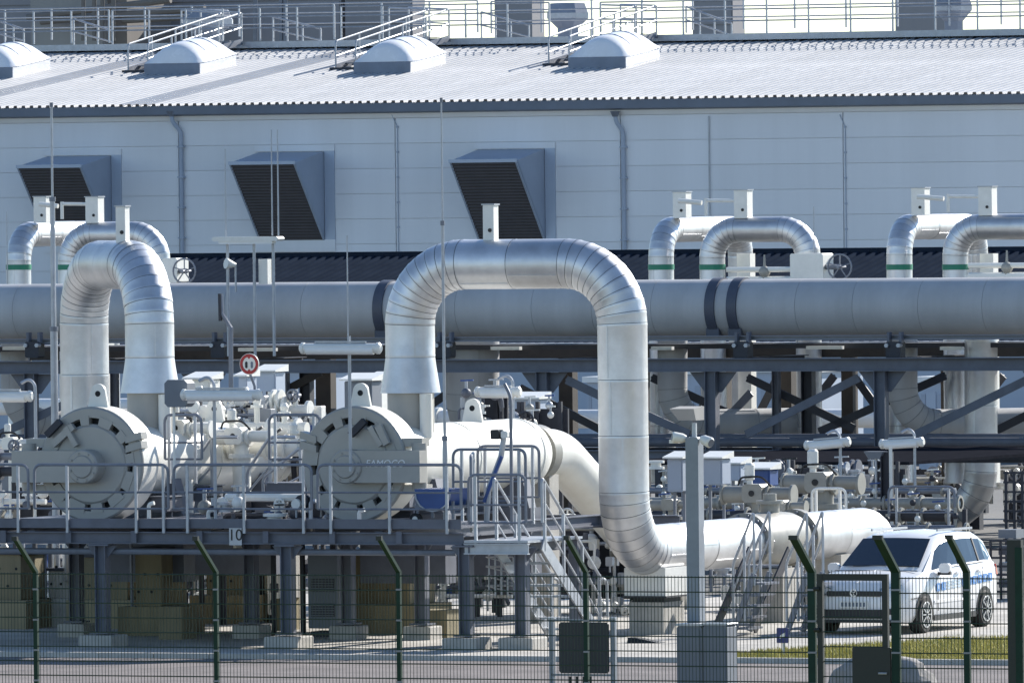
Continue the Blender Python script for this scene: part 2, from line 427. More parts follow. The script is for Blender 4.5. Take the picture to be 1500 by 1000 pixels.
# louvred hoods
for (x0, x1, xt, yt, yf, yb, dx) in ((18, 115, 163, 228, 243, 352, 40), (332, 430, 475, 222, 238, 350, 40), (652, 750, 798, 218, 235, 350, 40)):
    P = 2.25
    ur = uu(xt, VH, yt); ul = ur - (x1 - x0) / (F / 355) / math.cos(A) * 1.0
    zt, zb = q(xt, yt, VH).z, q(xt, yb, VH).z; zfr = q(x1, yf, VH - P).z
    h = MB(); h.add([(ul, VH, zt), (ur, VH, zt), (ur, VH - P, zfr), (ul, VH - P, zfr), (ul, VH, zb), (ur, VH, zb)],
                    [(0, 1, 2, 3), (1, 5, 2), (0, 3, 4), (0, 4, 5, 1)])
    hd = h.build('intake_hood', 'hood', hall, smooth=0)
    gmb = MB(); nsl = 26
    dv = Vector((0, P, zb - zfr)) ; nrm = Vector((0, -(zfr - zb), -P)).normalized()
    gmb.add([(ul, VH - P, zfr), (ur, VH - P, zfr), (ur, VH, zb), (ul, VH, zb)], [(0, 1, 2, 3)])
    gmb.v = [p + nrm * .004 for p in gmb.v]
    for k in range(nsl):
        c = Vector((0, VH - P, zfr)) + dv * ((k + .5) / nsl) + nrm * .03
        e = dv.normalized() * .035 + nrm * .045
        gmb.add([Vector((ul + .05, 0, 0)) + c - e, Vector((ur - .05, 0, 0)) + c - e, Vector((ur - .05, 0, 0)) + c + e, Vector((ul + .05, 0, 0)) + c + e], [(0, 1, 2, 3)])
    gmb.build('louvre_slats', 'slat', hd, smooth=0, kind='stuff')
    for ue in (ul, ur - .06): MB().bar((ue + .03, VH - P - .01, zfr), (ue + .03, VH - .02, zb - .01), .06, .1).build('edge_trim', 'hood', hd)
    MB().box((ul - .02, VH - P - .06, zfr - .06), (ur + .02, VH - P + .02, zfr + .05)).build('front_trim', 'hoodframe', hd)
    for (a, b) in (((ul - .12, zt + .02), (ur + .38, zt + .22)), ((ul - .12, zb - .4), (ur + .38, zb - .02)), ((ur + .02, zb - .02), (ur + .38, zt + .02))):
        MB().box((a[0], VH - .05, a[1]), (b[0], VH - .005, b[1])).build('wall_flashing', 'hoodframe' if a[1] < zt and a[0] > ur else 'hallwall', hd)
# domed skylights on the roof
for i, (px, py) in enumerate(((-60, 118), (213, 112), (520, 110), (834, 103))):
    b = roofpt(px, py); wd, ln = 2.05, 2.9
    sk = MB(); sl_ = (zr - ze - .1) / (VR - VH + .45)
    def rz(v): return b.z + sl_ * (v - b.y)
    zt = b.z + .42
    sk.hexa([(b.x, b.y, rz(b.y) - .1), (b.x + wd, b.y, rz(b.y) - .1), (b.x + wd, b.y + ln, rz(b.y + ln) - .1), (b.x, b.y + ln, rz(b.y + ln) - .1),
             (b.x, b.y, zt), (b.x + wd, b.y, zt), (b.x + wd, b.y + ln, rz(b.y + ln) + .42), (b.x, b.y + ln, rz(b.y + ln) + .42)])
    so_ = sk.build('skylight', 'dome', hall, smooth=0)
    MB().box((b.x - .02, b.y - .05, b.z - .1), (b.x + wd + .02, b.y - .003, zt)).build('shaded_front', 'domebase', so_)  # dark plate paints the shaded front; the upstand itself is white
    dm = MB(); n1, n2 = 12, 16
    for j in range(n2 + 1):
        for k in range(n1 + 1):
            x, y = k / n1, j / n2
            hh = .66 * (1 - abs(2 * x - 1) ** 2.0) ** .9 * (1 - abs(2 * y - 1) ** 6.0) ** .7
            v = b.y - .03 + (ln + .06) * y
            dm.v.append(Vector((b.x - .03 + (wd + .06) * x, v, rz(v) + .43 + hh)))
    for j in range(n2):
        for k in range(n1):
            a = j * (n1 + 1) + k; dm.f.append((a, a + 1, a + n1 + 2, a + n1 + 1))
    dm.build('dome', 'dome', so_, smooth=50)
    for y in (.33, .66):
        v = b.y + ln * y; pts = []
        for k in range(9):
            x = .02 + .96 * k / 8; hh = .66 * (1 - abs(2 * x - 1) ** 2.0) ** .9 * (1 - abs(2 * y - 1) ** 6.0) ** .7
            pts.append((b.x + wd * x, v, rz(v) + .44 + hh))
        MB().tube(pts, .02, 5).build('dome_rib', 'hoodframe', so_)
# low shed with a dark ribbed roof in front of the hall
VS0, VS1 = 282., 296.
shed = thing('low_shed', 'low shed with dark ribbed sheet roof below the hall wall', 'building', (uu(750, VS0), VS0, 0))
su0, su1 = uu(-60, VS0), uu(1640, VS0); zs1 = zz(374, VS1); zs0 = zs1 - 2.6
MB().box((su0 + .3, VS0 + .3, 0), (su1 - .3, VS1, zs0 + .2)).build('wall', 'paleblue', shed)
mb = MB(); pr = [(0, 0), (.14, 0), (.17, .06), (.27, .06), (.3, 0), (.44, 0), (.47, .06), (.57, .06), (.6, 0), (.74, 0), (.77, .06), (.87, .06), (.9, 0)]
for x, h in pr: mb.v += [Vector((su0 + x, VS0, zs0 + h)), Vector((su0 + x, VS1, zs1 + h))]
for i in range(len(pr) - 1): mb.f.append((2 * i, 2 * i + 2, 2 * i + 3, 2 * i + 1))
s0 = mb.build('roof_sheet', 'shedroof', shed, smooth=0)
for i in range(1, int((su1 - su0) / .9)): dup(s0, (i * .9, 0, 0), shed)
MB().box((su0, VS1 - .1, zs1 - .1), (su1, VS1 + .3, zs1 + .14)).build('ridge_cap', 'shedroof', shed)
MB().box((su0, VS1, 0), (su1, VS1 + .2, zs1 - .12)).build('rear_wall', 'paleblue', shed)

# ---- behind the hall: the piers of a further building, sky between them
VB = 395.
def pier(px0, px1, pytop, m, name, label, cat='building', panels=0, V=VB, dep=1.2):
    a = q(px0, 75, V); b = q(px1, 75, V); t = q(px0, pytop, V).z
    th = thing(name, label, cat, ((a.x + b.x) / 2, V, 0))
    MB().box((a.x, V, 0), (b.x, V + dep, t)).build('wall', m, th, smooth=0)
    if panels:
        for k in range(panels):
            z = t - 1.1 - k * .95
            MB().box((a.x + .05, V - .06, z), (b.x - .05, V - .002, z + .88)).build('cladding_panel', m, th, smooth=0)
    return th
pier(-80, 500, -30, 'rearwall', 'rear_building', 'grey clad building behind the ridge railing on the left', panels=7)
pier(506, 605, -40, 'rearwall', 'concrete_tower', 'broad grey tower right beside the grey clad building', panels=7)
pier(725, 780, -40, 'rearwall', 'concrete_tower', 'narrow grey tower behind the middle of the roof')
pier(1015, 1074, -40, 'rearwall', 'concrete_tower', 'grey tower above the right half of the roof, left of the dark vent', panels=7)
pier(1312, 1385, -40, 'rearwall', 'concrete_tower', 'rightmost grey tower, behind the square roof vent')
a = q(45, 45, VB - 6); b = q(128, -10, VB - 6)
th = thing('duct_housing', 'pale beige duct housing with sloping brown pipes above the roof', 'duct', (a.x, VB - 6, 0))
MB().box((a.x, VB - 6, 5), (q(150, 45, VB - 6).x, VB - 1, q(45, -20, VB - 6).z)).build('casing', 'rearlight', th)
MB().box((q(128, 0, VB - 6).x, VB - 5.5, 5), (q(178, 45, VB - 6).x, VB - 1.5, q(45, -20, VB - 6).z)).build('back_casing', 'rearbrown', th)
for k, (x0, y0, x1, y1) in enumerate(((40, 26, 250, 0), (60, 32, 300, 12), (180, 30, 330, 22))):
    MB().cyl(q(x0, y0, VB - 7), q(x1, y1, VB - 7), .14, n=10).build('pipe', 'rearbrown', th)
for px in (122, 138, 150, 166, 374, 412, 418):
    MB().cyl(q(px, 60, VB - 8), q(px, -20, VB - 8), .09, n=8).build('riser_pipe', 'rearbrown' if px < 170 else 'galv_dark', th)

# ---- ridge walkway with guardrails
VW = VR - .9
def roofrail(name, label, x0, x1, ybase, hgt, step, V, rails=(.38, .72, 1.0), m='galv', group=None):
    p0 = q(x0, ybase(x0), V); p1 = q(x1, ybase(x1), V); z = p0.z
    t = thing(name, label, 'railing', (p0.x, V, z), group)
    n = max(2, int(round((p1.x - p0.x) / step)))
    pp = None
    for k in range(n + 1):
        u = p0.x + (p1.x - p0.x) * k / n
        if pp is None: pp = MB().bar((u, V, z), (u, V, z + hgt), .055, .055).build('post', m, t)
        else: dup(pp, (u - p0.x, 0, 0), t)
    for rr in rails:
        MB().cyl((p0.x, V, z + hgt * rr), (p1.x, V, z + hgt * rr), .028, n=6).build('rail', m, t)
    return t
yb = lambda x: 66 - 0.0148 * x
wk = thing('roof_walkway', 'galvanised walkway running along the hall roof ridge', 'walkway', (uu(0, VW), VW, zz(66, VW, 0)))
zwk = q(750, yb(750), VW).z
wu0, wu1 = uu(-120, VW), uu(1620, VW)
MB().box((wu0, VW - .03, zwk - .22), (wu1, VW, zwk)).build('fascia', 'galv', wk)
MB().box((wu0, VW + .003, zwk - .05), (wu1, VW + .9, zwk - .01)).build('grating', 'galv', wk)
n = int((wu1 - wu0) / 1.05); br = None
for k in range(n):
    u = wu0 + k * 1.05
    if br is None: br = MB().hexa([(u, VW - .1, zwk - .42), (u + .12, VW - .1, zwk - .42), (u + .12, VW + .5, zwk - .42), (u, VW + .5, zwk - .42), (u, VW - .1, zwk - .225), (u + .12, VW - .1, zwk - .225), (u + .12, VW + .5, zwk - .225), (u, VW + .5, zwk - .225)]).build('bracket', 'steel_dark', wk)
    else: dup(br, (k * 1.05, 0, 0), wk)
roofrail('roof_guardrail', 'ridge guardrail stretch at the left end of the roof', -60, 160, yb, 1.15, 1.5, VW + .05, group='ridge guardrails')
roofrail('roof_guardrail', 'ridge guardrail stretch between the first two skylight stairs', 165, 490, yb, 1.15, 1.45, VW + .05, group='ridge guardrails')
roofrail('roof_guardrail', 'ridge guardrail stretch between second and third skylight stairs', 500, 805, yb, 1.15, 1.45, VW + .05, group='ridge guardrails')
roofrail('roof_guardrail', 'long ridge guardrail stretch right of the last skylight', 880, 1620, yb, 1.15, 1.5, VW + .05, group='ridge guardrails')
roofrail('roof_guardrail', 'far guardrail behind the ridge walkway, left half', -60, 700, lambda x: yb(x) - 6, 1.1, 1.9, VW + 2.2, group='rear ridge guardrails')
roofrail('roof_guardrail', 'far guardrail behind the ridge walkway, right half', 720, 1620, lambda x: yb(x) - 6, 1.1, 1.9, VW + 2.2, group='rear ridge guardrails')
# short stairs that climb from the roof to the walkway beside each skylight
for (xb, yb_, xt, yt, lab) in ((188, 108, 266, 55, 'left'), (492, 104, 570, 52, 'middle'), (804, 98, 880, 48, 'right')):
    a = roofpt(xb, yb_); t = thing('roof_stair', 'steep galvanised roof stair with handrails beside the %s skylight' % lab, 'stairs', a)
    b = Vector((a.x + .25, VW - .05, zwk))
    mid = q(xt, yt, VW + 1.0)
    for du in (0, .75):
        o = Vector((du, 0, 0))
        st = MB().bar(a + o + Vector((0, 0, .12)), b + o, .06, .2).build('stringer', 'galv_dark', t)
        h = Vector((0, 0, 1.0))
        MB().tube(circ([a + o, a + o + h, b + o + h, mid + o * 1 + h * .95], .12), .032, 7).build('handrail', 'galv', t)
        MB().tube([a + o + h * .5, b + o + h * .5, mid + o + h * .48], .026, 6).build('knee_rail', 'galv', t)
        for f in (.25, .5, .75, 1.0):
            p = a + (b - a) * f + o; MB().bar(p, p + h, .05, .05).build('post', 'galv', t)
        p = mid + o; MB().bar((p.x, p.y, zwk), p + h * .95, .05, .05).build('post', 'galv', t)
    for f in range(1, 9):
        p = a + (b - a) * f / 9; MB().cbox(p + Vector((.375, 0, .14)), (.7, .24, .03)).build('tread', 'galv_dark', t)
    MB().cbox(a + Vector((.4, -.05, .06)), (1.0, .5, .1)).build('landing', 'steel_dark', t)
# switchback rails that rise the other way
for (x0, y0, x1, y1, lab) in ((-5, 58, 35, 30, 'at the far left edge'), (108, 60, 165, 28, 'left of the first skylight'), (400, 57, 470, 25, 'left of the second skylight'), (705, 52, 775, 18, 'left of the third skylight'), (1005, 50, 1072, 10, 'left of the pale vent')):
    V = VW + 1.3
    lo, hi = q(x1, y0, V), q(x0, y1, V); t = thing('stair_railing', 'sloping stair railing falling rightwards %s' % lab, 'railing', (lo.x, V, lo.z))
    MB().cyl(hi, (lo.x, V, lo.z + .35), .035, n=7).build('handrail', 'galv', t)
    MB().cyl(hi - Vector((0, 0, .45)), (lo.x, V, lo.z - .05), .03, n=6).build('knee_rail', 'galv', t)
    for f in (0, .3, .62, 1):
        p = hi + (Vector((lo.x, V, lo.z + .35)) - hi) * f; MB().bar((p.x, V, p.z - .9 + .4 * f), p, .05, .05).build('post', 'galv', t)
# roof ventilators
def ventilator(px0, px1, py0, py1, V, label):
    c = q((px0 + px1) / 2, py1, V); r = (uu(px1, V) - uu(px0, V)) / 2; h = q(px0, py0, V).z - c.z
    t = thing('roof_ventilator', label, 'vent', c, 'octagonal roof ventilators')
    MB().lathe(c + Vector((0, 0, -1.2)), (0, 0, 1), [(0, r * .5), (1.2 + h * .08, r * .5)], 8).build('neck', 'domebase', t, smooth=0)
    MB().lathe(c, (0, 0, 1), [(h * .06, r * .5), (h * .1, r * .56), (h * .42, r * .98)], 8).build('lower_cone', 'domebase', t, smooth=0)
    MB().lathe(c, (0, 0, 1), [(h * .42, r), (h * .62, r)], 8).build('band', 'galv', t, smooth=0)
    MB().lathe(c, (0, 0, 1), [(h * .62, r * .98), (h * .98, r * .82), (h, r * .5)], 8).build('cap', 'domebase', t, smooth=0)
    MB().cbox(c + Vector((0, 0, -1.0)), (r * 1.3, r * 1.3, .6)).build('curb', 'gutter', t)
ventilator(268, 340, 15, 53, VR + 2, 'octagonal roof vent above the first skylight')
ventilator(802, 862, 5, 44, VR + 9, 'partly hidden roof vent behind the third skylight stair')
ventilator(1370, 1424, -8, 34, VR + 2, 'octagonal roof vent at the right end of the roof')

# ================================================================== PIPE RACK
VHd = 221.
rack = thing('pipe_rack', 'blue grey steel pipe rack carrying the large header pipe', 'pipe rack', (uu(750, 219), 219, 0))
def xb(x, y0, y1, V): return q(x, y0, V), q(x, y1, V)
ru0, ru1 = uu(-150, 219), uu(1650, 219)
def hbeam(name, y0, y1, V, m, wd=.3, xref=750, par=None, u0=None, u1=None):
    a = zz(y1, V, xref); b = zz(y0, V, xref)
    return MB().ibeam((u0 or ru0, V, (a + b) / 2), (u1 or ru1, V, (a + b) / 2), b - a, wd, .022, .016, side=(0, 0, 1)).build(name, m, par or rack, smooth=0)
hbeam('support_rail', 493, 500, 219.6, 'galv_dark', .2)
hbeam('main_beam', 526, 545, 219.0, 'steel', .3)
hbeam('lower_beam', 659, 677, 219.0, 'steel', .3)
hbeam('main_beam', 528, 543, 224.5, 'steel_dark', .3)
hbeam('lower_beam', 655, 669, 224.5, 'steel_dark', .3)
zb1 = zz(545, 219); zb2 = zz(526, 219)
colx = [-205, 45, 295, 545, 795, 1042, 1290, 1530]
for x in colx:
    u = uu(x, 219)
    c = MB().ibeam((u, 219, 0), (u, 219, zb1), .26, .24, .02, .014, side=(1, 0, 0)).build('column', 'steel', rack, smooth=0)
    MB().cbox((u, 219, .04), (.45, .45, .06)).build('base_plate', 'steel', c)
    MB().prism([(u - .55, 219.08, zb1 - .01), (u + .55, 219.08, zb1 - .01), (u + .2, 219.08, zb1 - .45), (u - .2, 219.08, zb1 - .45)], (0, .025, 0)).build('gusset', 'steel', c)
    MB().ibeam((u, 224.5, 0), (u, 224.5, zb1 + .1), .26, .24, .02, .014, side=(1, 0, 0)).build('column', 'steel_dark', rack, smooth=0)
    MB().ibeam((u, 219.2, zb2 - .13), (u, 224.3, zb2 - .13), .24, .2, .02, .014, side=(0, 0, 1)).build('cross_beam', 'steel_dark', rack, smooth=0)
for x in (1139, 920, 690, 420, 170):
    u = uu(x, 224.3); MB().ibeam((u, 224.2, 0), (u, 224.2, zb1), .16, .16, side=(1, 0, 0)).build('post', 'steel', rack, smooth=0)
def brace(x0, y0, x1, y1, V, m, wd=.18):
    MB().bar(q(x0, y0, V), q(x1, y1, V), .05, wd).build('brace', m, rack, smooth=0)
    MB().bar(q(x0, y0 - 1, V + .06), q(x1, y1 - 1, V + .06), .12, .04).build('brace_flange', m, rack, smooth=0)
for b in ((1093, 636, 1258, 553, 219.1, 'steel'), (1342, 636, 1505, 556, 219.1, 'steel'), (830, 556, 905, 592, 219.1, 'steel'), (-10, 640, 108, 586, 219.1, 'steel'),
          (762, 568, 905, 642, 224.4, 'steel_dark'), (955, 553, 1110, 625, 224.4, 'steel_dark'), (1095, 553, 1252, 628, 224.4, 'steel_dark'),
          (1200, 632, 1385, 550, 224.4, 'steel_dark'), (1160, 632, 1222, 550, 226, 'steel_dark'), (1255, 556, 1305, 625, 226, 'steel_dark'),
          (1000, 640, 1060, 550, 227, 'steel_dark'), (1095, 640, 1140, 550, 227, 'steel_dark'), (885, 640, 960, 560, 227, 'steel_dark'), (1400, 640, 1470, 550, 227, 'steel_dark'), (560, 640, 680, 560, 224.4, 'steel_dark'), (240, 560, 350, 620, 224.4, 'steel_dark'), (1040, 640, 1100, 575, 224.4, 'steel'),
          (370, 596, 470, 545, 224.4, 'steel_brown'), (405, 545, 462, 632, 226, 'steel_dark'), (930, 600, 1010, 636, 219.1, 'steel'), (1460, 630, 1520, 600, 224.4, 'steel_dark')):
    brace(*b)
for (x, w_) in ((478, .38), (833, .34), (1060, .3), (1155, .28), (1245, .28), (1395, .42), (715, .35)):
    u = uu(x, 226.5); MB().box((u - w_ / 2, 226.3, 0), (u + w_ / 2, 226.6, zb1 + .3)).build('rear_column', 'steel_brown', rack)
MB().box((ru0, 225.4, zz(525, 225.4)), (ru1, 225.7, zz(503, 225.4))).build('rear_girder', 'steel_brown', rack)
# cable tray under the header
MB().box((ru0, 222.2, zz(512, 222)), (ru1, 223.4, zz(505, 222))).build('cable_tray', 'steel_dark', rack)
# shoes that carry the header
for x in (58, 330, 660, 1095, 1318):
    p = q(x, 502, 219.7)
    sh = thing('pipe_shoe', 'bolted steel shoe under the header pipe, %s' % {58: 'at the left edge', 330: 'left of the round sign', 660: 'right of the large loop leg', 1095: 'below the paired dark bands', 1318: 'right of the paired dark bands'}[x], 'pipe support', (p.x, 219.7, p.z), 'header pipe shoes')
    MB().cbox((p.x, 219.45, p.z - .15), (.34, .3, .36), .03).build('block', 'steel_dark', sh)
    for dx in (-.14, .14):
        MB().cbox((p.x + dx, 219.45, p.z + .12), (.06, .16, .24)).build('lug', 'steel', sh)
        MB().cyl((p.x + dx, 219.25, p.z - .05), (p.x + dx, 219.4, p.z - .05), .05, n=6).build('bolt', 'galv', sh)
# small white strip lights and plates in the rack
for (x0, x1, y) in ((5, 45, 510), (350, 404, 512), (720, 762, 510), (955, 985, 510), (1182, 1234, 509), (1378, 1410, 510)):
    a = q(x0, y + 2.5, 221.9); b = q(x1, y - 2.5, 221.9)
    tag(MB().box((a.x, 221.85, a.z), (b.x, 222.0, b.z)).build('strip_light', 'lampwhite', base=(a.x, 221.9, a.z)), 'white strip light in the rack %s' % {5: 'at the left edge', 350: 'above the round sign', 720: 'under the large silver loop', 955: 'just right of the tall silver leg', 1182: 'right of the paired dark bands', 1378: 'near the thick grey drop pipe'}[x0], 'strip light', 'strip lights in the pipe rack')

# header pipe
zt, zb = zz(411, VHd), zz(493, VHd); rH = (zt - zb) / 2; zc = (zt + zb) / 2
hd = thing('header_pipe', 'huge grey header pipe running the full width on the rack', 'pipe', (uu(750, VHd), VHd, zc))
cuts = [-170, 20, 110, 218, 330, 442, 548, 562, 668, 780, 868, 955, 1034, 1048, 1066, 1080, 1166, 1250, 1346, 1440, 1530, 1660]
for i in range(len(cuts) - 1):
    a, b = uu(cuts[i], VHd - rH * .9), uu(cuts[i + 1], VHd - rH * .9)
    isb = (cuts[i], cuts[i + 1]) in ((548, 562), (1034, 1048), (1066, 1080))
    if isb:
        bd = MB().lathe((a, VHd, zc), (1, 0, 0), [(0, rH - .05), (0, rH + .035), (b - a, rH + .035), (b - a, rH - .05)], 48, False).build('clamp_band', 'band', hd)
        MB().cbox(((a + b) / 2, VHd - rH * .62, zc - rH * .86), (.3, .14, .2), .02).build('band_lug', 'band', bd)
    else:
        MB().lathe((a, VHd, zc), (1, 0, 0), [(0, rH - .03), (.004, rH), (b - a - .004, rH), (b - a, rH - .03)], 48, True).build('pipe_section', 'header', hd)

# drop pipes inside the rack
def drop(name, label, x, y0, y1, V, r, m, turn, er=.7):
    a = q(x, y0, V); b = q(x, y1, V)
    t = thing(name, label, 'pipe', (b.x, V, b.z - r))
    clad(t, [a, b, b + Vector(turn)], r, er, 6, 1.2, m=m)
    return t
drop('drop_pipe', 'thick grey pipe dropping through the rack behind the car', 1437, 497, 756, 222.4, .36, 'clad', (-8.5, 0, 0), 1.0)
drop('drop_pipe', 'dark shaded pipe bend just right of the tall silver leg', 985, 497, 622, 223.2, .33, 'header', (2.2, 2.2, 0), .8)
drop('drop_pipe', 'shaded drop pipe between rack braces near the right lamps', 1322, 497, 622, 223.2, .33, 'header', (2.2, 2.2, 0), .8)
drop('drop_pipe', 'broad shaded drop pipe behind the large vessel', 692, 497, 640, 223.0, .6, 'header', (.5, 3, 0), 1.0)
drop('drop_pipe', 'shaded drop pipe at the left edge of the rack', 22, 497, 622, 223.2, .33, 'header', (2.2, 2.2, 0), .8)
# bright pipes behind the rack, along it
for (x0, x1, y, r, V, lab) in ((350, 1700, 614, .22, 236, 'long white pipe running behind the rack braces'), (-150, 470, 596, .2, 236, 'white pipe behind the rack on the left'),
                               (-150, 1700, 648, .1, 220.2, 'thin grey pipe just above the lower rack beam'), (-150, 1700, 641, .08, 221.0, 'slim dark pipe above the lower rack beam')):
    a = q(x0, y, V); b = q(x1, y, V); p = MB().cyl(a, (b.x, V, a.z), r, n=20)
    t = thing('line_pipe', lab, 'pipe', (a.x, V, a.z)); p.build('pipe', 'white' if r > .15 else 'steel', t)
    n = int((b.x - a.x) / 4.5)
    for k in range(1, n):
        if r > .15:
            u = a.x + k * 4.5 + .7
            MB().lathe((u, V, a.z), (1, 0, 0), [(0, r), (0, r + .06), (.1, r + .06), (.1, r)], 20, False).build('flange', 'cream', t)
            MB().box((u + .3, V - .1, 0), (u + .5, V + .1, a.z - r)).build('stanchion', 'steel_dark', t)
# pale cabins behind the rack
for (x0, x1, yt, V, lab) in ((395, 452, 545, 262, 'pale blue cabin seen through the rack left of the large vessel'), (985, 1032, 548, 262, 'pale blue cabin seen through the rack beside the tall silver leg'),
                             (1105, 1200, 545, 262, 'pale blue cabin seen between the crossed rack braces'), (1345, 1385, 560, 262, 'small pale cabin seen behind the right brace'), (860, 885, 560, 262, 'narrow pale cabin behind the tall silver leg')):
    a = q(x0, yt, V); b = q(x1, yt, V); t = thing('equipment_cabin', lab, 'cabin', (a.x, V, 0), 'cabins behind the rack')
    MB().box((a.x, V, 0), (b.x, V + 3, a.z)).build('wall', 'paleblue', t)
    MB().box((a.x - .1, V - .1, a.z), (b.x + .1, V + 3.1, a.z + .15)).build('roof', 'white', t)
    MB().box((a.x + (b.x - a.x) * .3, V - .03, .3), (a.x + (b.x - a.x) * .65, V - .003, 2.3)).build('door', 'hoodframe', t)
    for k in range(2): MB().box((a.x + (b.x - a.x) * (.1 + .6 * k), V - .02, a.z - .9), (a.x + (b.x - a.x) * (.27 + .6 * k), V - .003, a.z - .3)).build('vent', 'hood', t)

# small loops above the header
def ventbox(par, c, wd, h):
    b = MB().cbox((c[0], c[1], c[2] + h / 2), (wd, wd, h), .01).build('vent_box', 'lampwhite', par)
    MB().cbox((c[0], c[1], c[2] + h + .012), (wd + .04, wd + .04, .024)).build('lid', 'galv', b)
    MB().cyl((c[0] + wd * .15, c[1] - wd / 2 - .015, c[2] + h * .3), (c[0] + wd * .15, c[1] - wd / 2 + .01, c[2] + h * .3), .035, n=8).build('cap', 'black', b)
VL = 225.2
def small_loop_u(x0, x1, ytop, ybox, xbox, lab):
    r = .285; a = q(x0, 440, VL); b = q(x1, 440, VL); z = q(x0, ytop, VL).z - r
    t = thing('loop_pipe', lab, 'pipe', (a.x, VL, 1.0), 'small silver loops above the header')
    clad(t, [(a.x, VL, 1.0), (a.x, VL, z), (b.x, VL, z), (b.x, VL, 1.0)], r, .62, 7, 1.3, gap=.006)
    bx = q(xbox, ytop + 1, VL); ventbox(t, (bx.x, VL, z + r - .03), .32, q(xbox, ybox, VL).z - z - r)
    gz = q(x0, 395, VL).z
    MB().lathe((a.x, VL, gz), (0, 0, 1), [(0, r), (0, r + .012), (.12, r + .012), (.12, r)], 32, False).build('green_band', 'greenband', t)
    MB().box((a.x + r + .1, VL + .5, 1), (a.x + r + .42, VL + .8, q(x0, 372, VL).z)).build('support_post', 'lampwhite', t)
def small_loop_v(x0, ytop, ybox, xbox, lab):
    V0 = VL + .3; r = .285; a = q(x0, 440, V0); z = q(x0, ytop, V0).z - r
    t = thing('loop_pipe', lab, 'pipe', (a.x, V0, 1.0), 'small silver loops above the header')
    clad(t, [(a.x, V0, 1.0), (a.x, V0, z), (a.x, V0 + 4.6, z), (a.x, V0 + 4.6, 1.0)], r, .62, 7, 1.3, gap=.006)
    bx = q(xbox, ytop + 1, V0); ventbox(t, (bx.x, V0 + .6, z + r - .03), .32, q(xbox, ybox, V0).z - z - r)
    gz = q(x0, 395, V0).z
    MB().lathe((a.x, V0, gz), (0, 0, 1), [(0, r), (0, r + .012), (.12, r + .012), (.12, r)], 32, False).build('green_band', 'greenband', t)
small_loop_v(28, 325, 287, 46, 'silver loop running away at the far left edge, vent box on top')
small_loop_u(104, 232, 325, 287, 139, 'silver loop across the view behind the twin-legged large loop')
small_loop_v(969, 318, 280, 984, 'silver loop running away right of the large loop')
small_loop_u(1044, 1184, 318, 277, 1089, 'silver loop across the view above the paired dark bands')
small_loop_v(1318, 314, 274, 1334, 'silver loop running away near the right edge')
small_loop_u(1400, 1560, 314, 272, 1447, 'silver loop across the view cut by the right edge')
for (x0, x1, y, lab) in ((58, 128, 299, 'left'), (994, 1078, 294, 'middle'), (1344, 1437, 288, 'right')):
    a, b = q(x0, y, VL - .1), q(x1, y, VL - .1); m_ = q((x0 + x1) / 2 - 8, y + 3, VL - .1)
    t = thing('vent_link', 'thin white link pipe between two vent boxes at the %s' % lab, 'pipe', m_, 'vent link pipes')
    MB().cyl(a, m_, .055, n=8).build('arm', 'lampwhite', t); MB().cyl(m_ + Vector((.12, 0, .05)), b, .04, n=8).build('arm', 'lampwhite', t)
    MB().tube([m_ + Vector((.1, 0, .1)), m_ + Vector((.1, 0, -.3))], .04, 8).build('stem', 'lampwhite', t)
# valve gear with handwheels behind the header
def handwheel(par, c, r, m='galv_dark', ax=(0, 1, 0)):
    c = Vector(c); ax = Vector(ax).normalized(); e1, e2 = frame(ax)
    pts = [c + (e1 * math.cos(6.28318 * k / 20) + e2 * math.sin(6.28318 * k / 20)) * r for k in range(21)]
    wh = MB().tube(pts, .022, 6, False).build('handwheel', m, par)
    mb = MB()
    for k in range(5):
        a = 6.28318 * k / 5 + .3; mb.cyl(c, c + (e1 * math.cos(a) + e2 * math.sin(a)) * r, .016, n=5)
    mb.build('spokes', m, wh); MB().cyl(c - ax * .12, c + ax * .3, .035, n=8).build('stem', m, wh)
for (xb0, xb1, yb0, yb1, xw, yw, lab) in ((240, 262, 378, 414, 270, 397, 'left, behind the twin legs'), (1160, 1208, 371, 410, 1230, 391, 'right, above the paired bands')):
    a, b = q(xb0, yb1, 223), q(xb1, yb0, 223)
    t = thing('gear_valve', 'geared valve with spoked handwheel on top of the rack, %s' % lab, 'valve', (a.x, 223, zz(500, 223)))
    MB().cbox(((a.x + b.x) / 2, 223.2, (a.z + b.z) / 2), (b.x - a.x, .6, b.z - a.z), .03).build('gear_housing', 'lampwhite', t)
    MB().cbox(((a.x + b.x) / 2, 223.2, zz(455, 223)), (.4, .4, 1.2)).build('valve_neck', 'valve', t)
    w_ = q(xw, yw, 222.6); MB().cyl((b.x - .05, 223.1, w_.z), (w_.x, 222.7, w_.z), .06, n=8).build('shaft', 'galv_dark', t)
    handwheel(t, w_, .28)
for (x, y, lab) in ((1120, 398, 'below the middle small loop'), (1475, 392, 'at the right edge')):
    c = q(x, y, 223); t = thing('needle_valve', 'cross-handled cream valve on its pipe %s' % lab, 'valve', (c.x, 223, c.z - .5))
    MB().cyl(c + Vector((-.9, 0, .05)), c + Vector((.9, 0, .05)), .06, n=8).build('pipe', 'cream', t)
    MB().sphere(c, .13).build('body', 'valve', t); MB().cyl(c, c + Vector((0, 0, .38)), .04, .02, 8).build('stem', 'valve', t)
    MB().cyl(c + Vector((-.9, 0, -.2)), c + Vector((.9, 0, -.2)), .1, n=8).build('lower_pipe', 'cream', t)
    MB().cyl(c + Vector((0, 0, -.9)), c + Vector((0, 0, -.1)), .08, n=8).build('stub', 'valve', t)

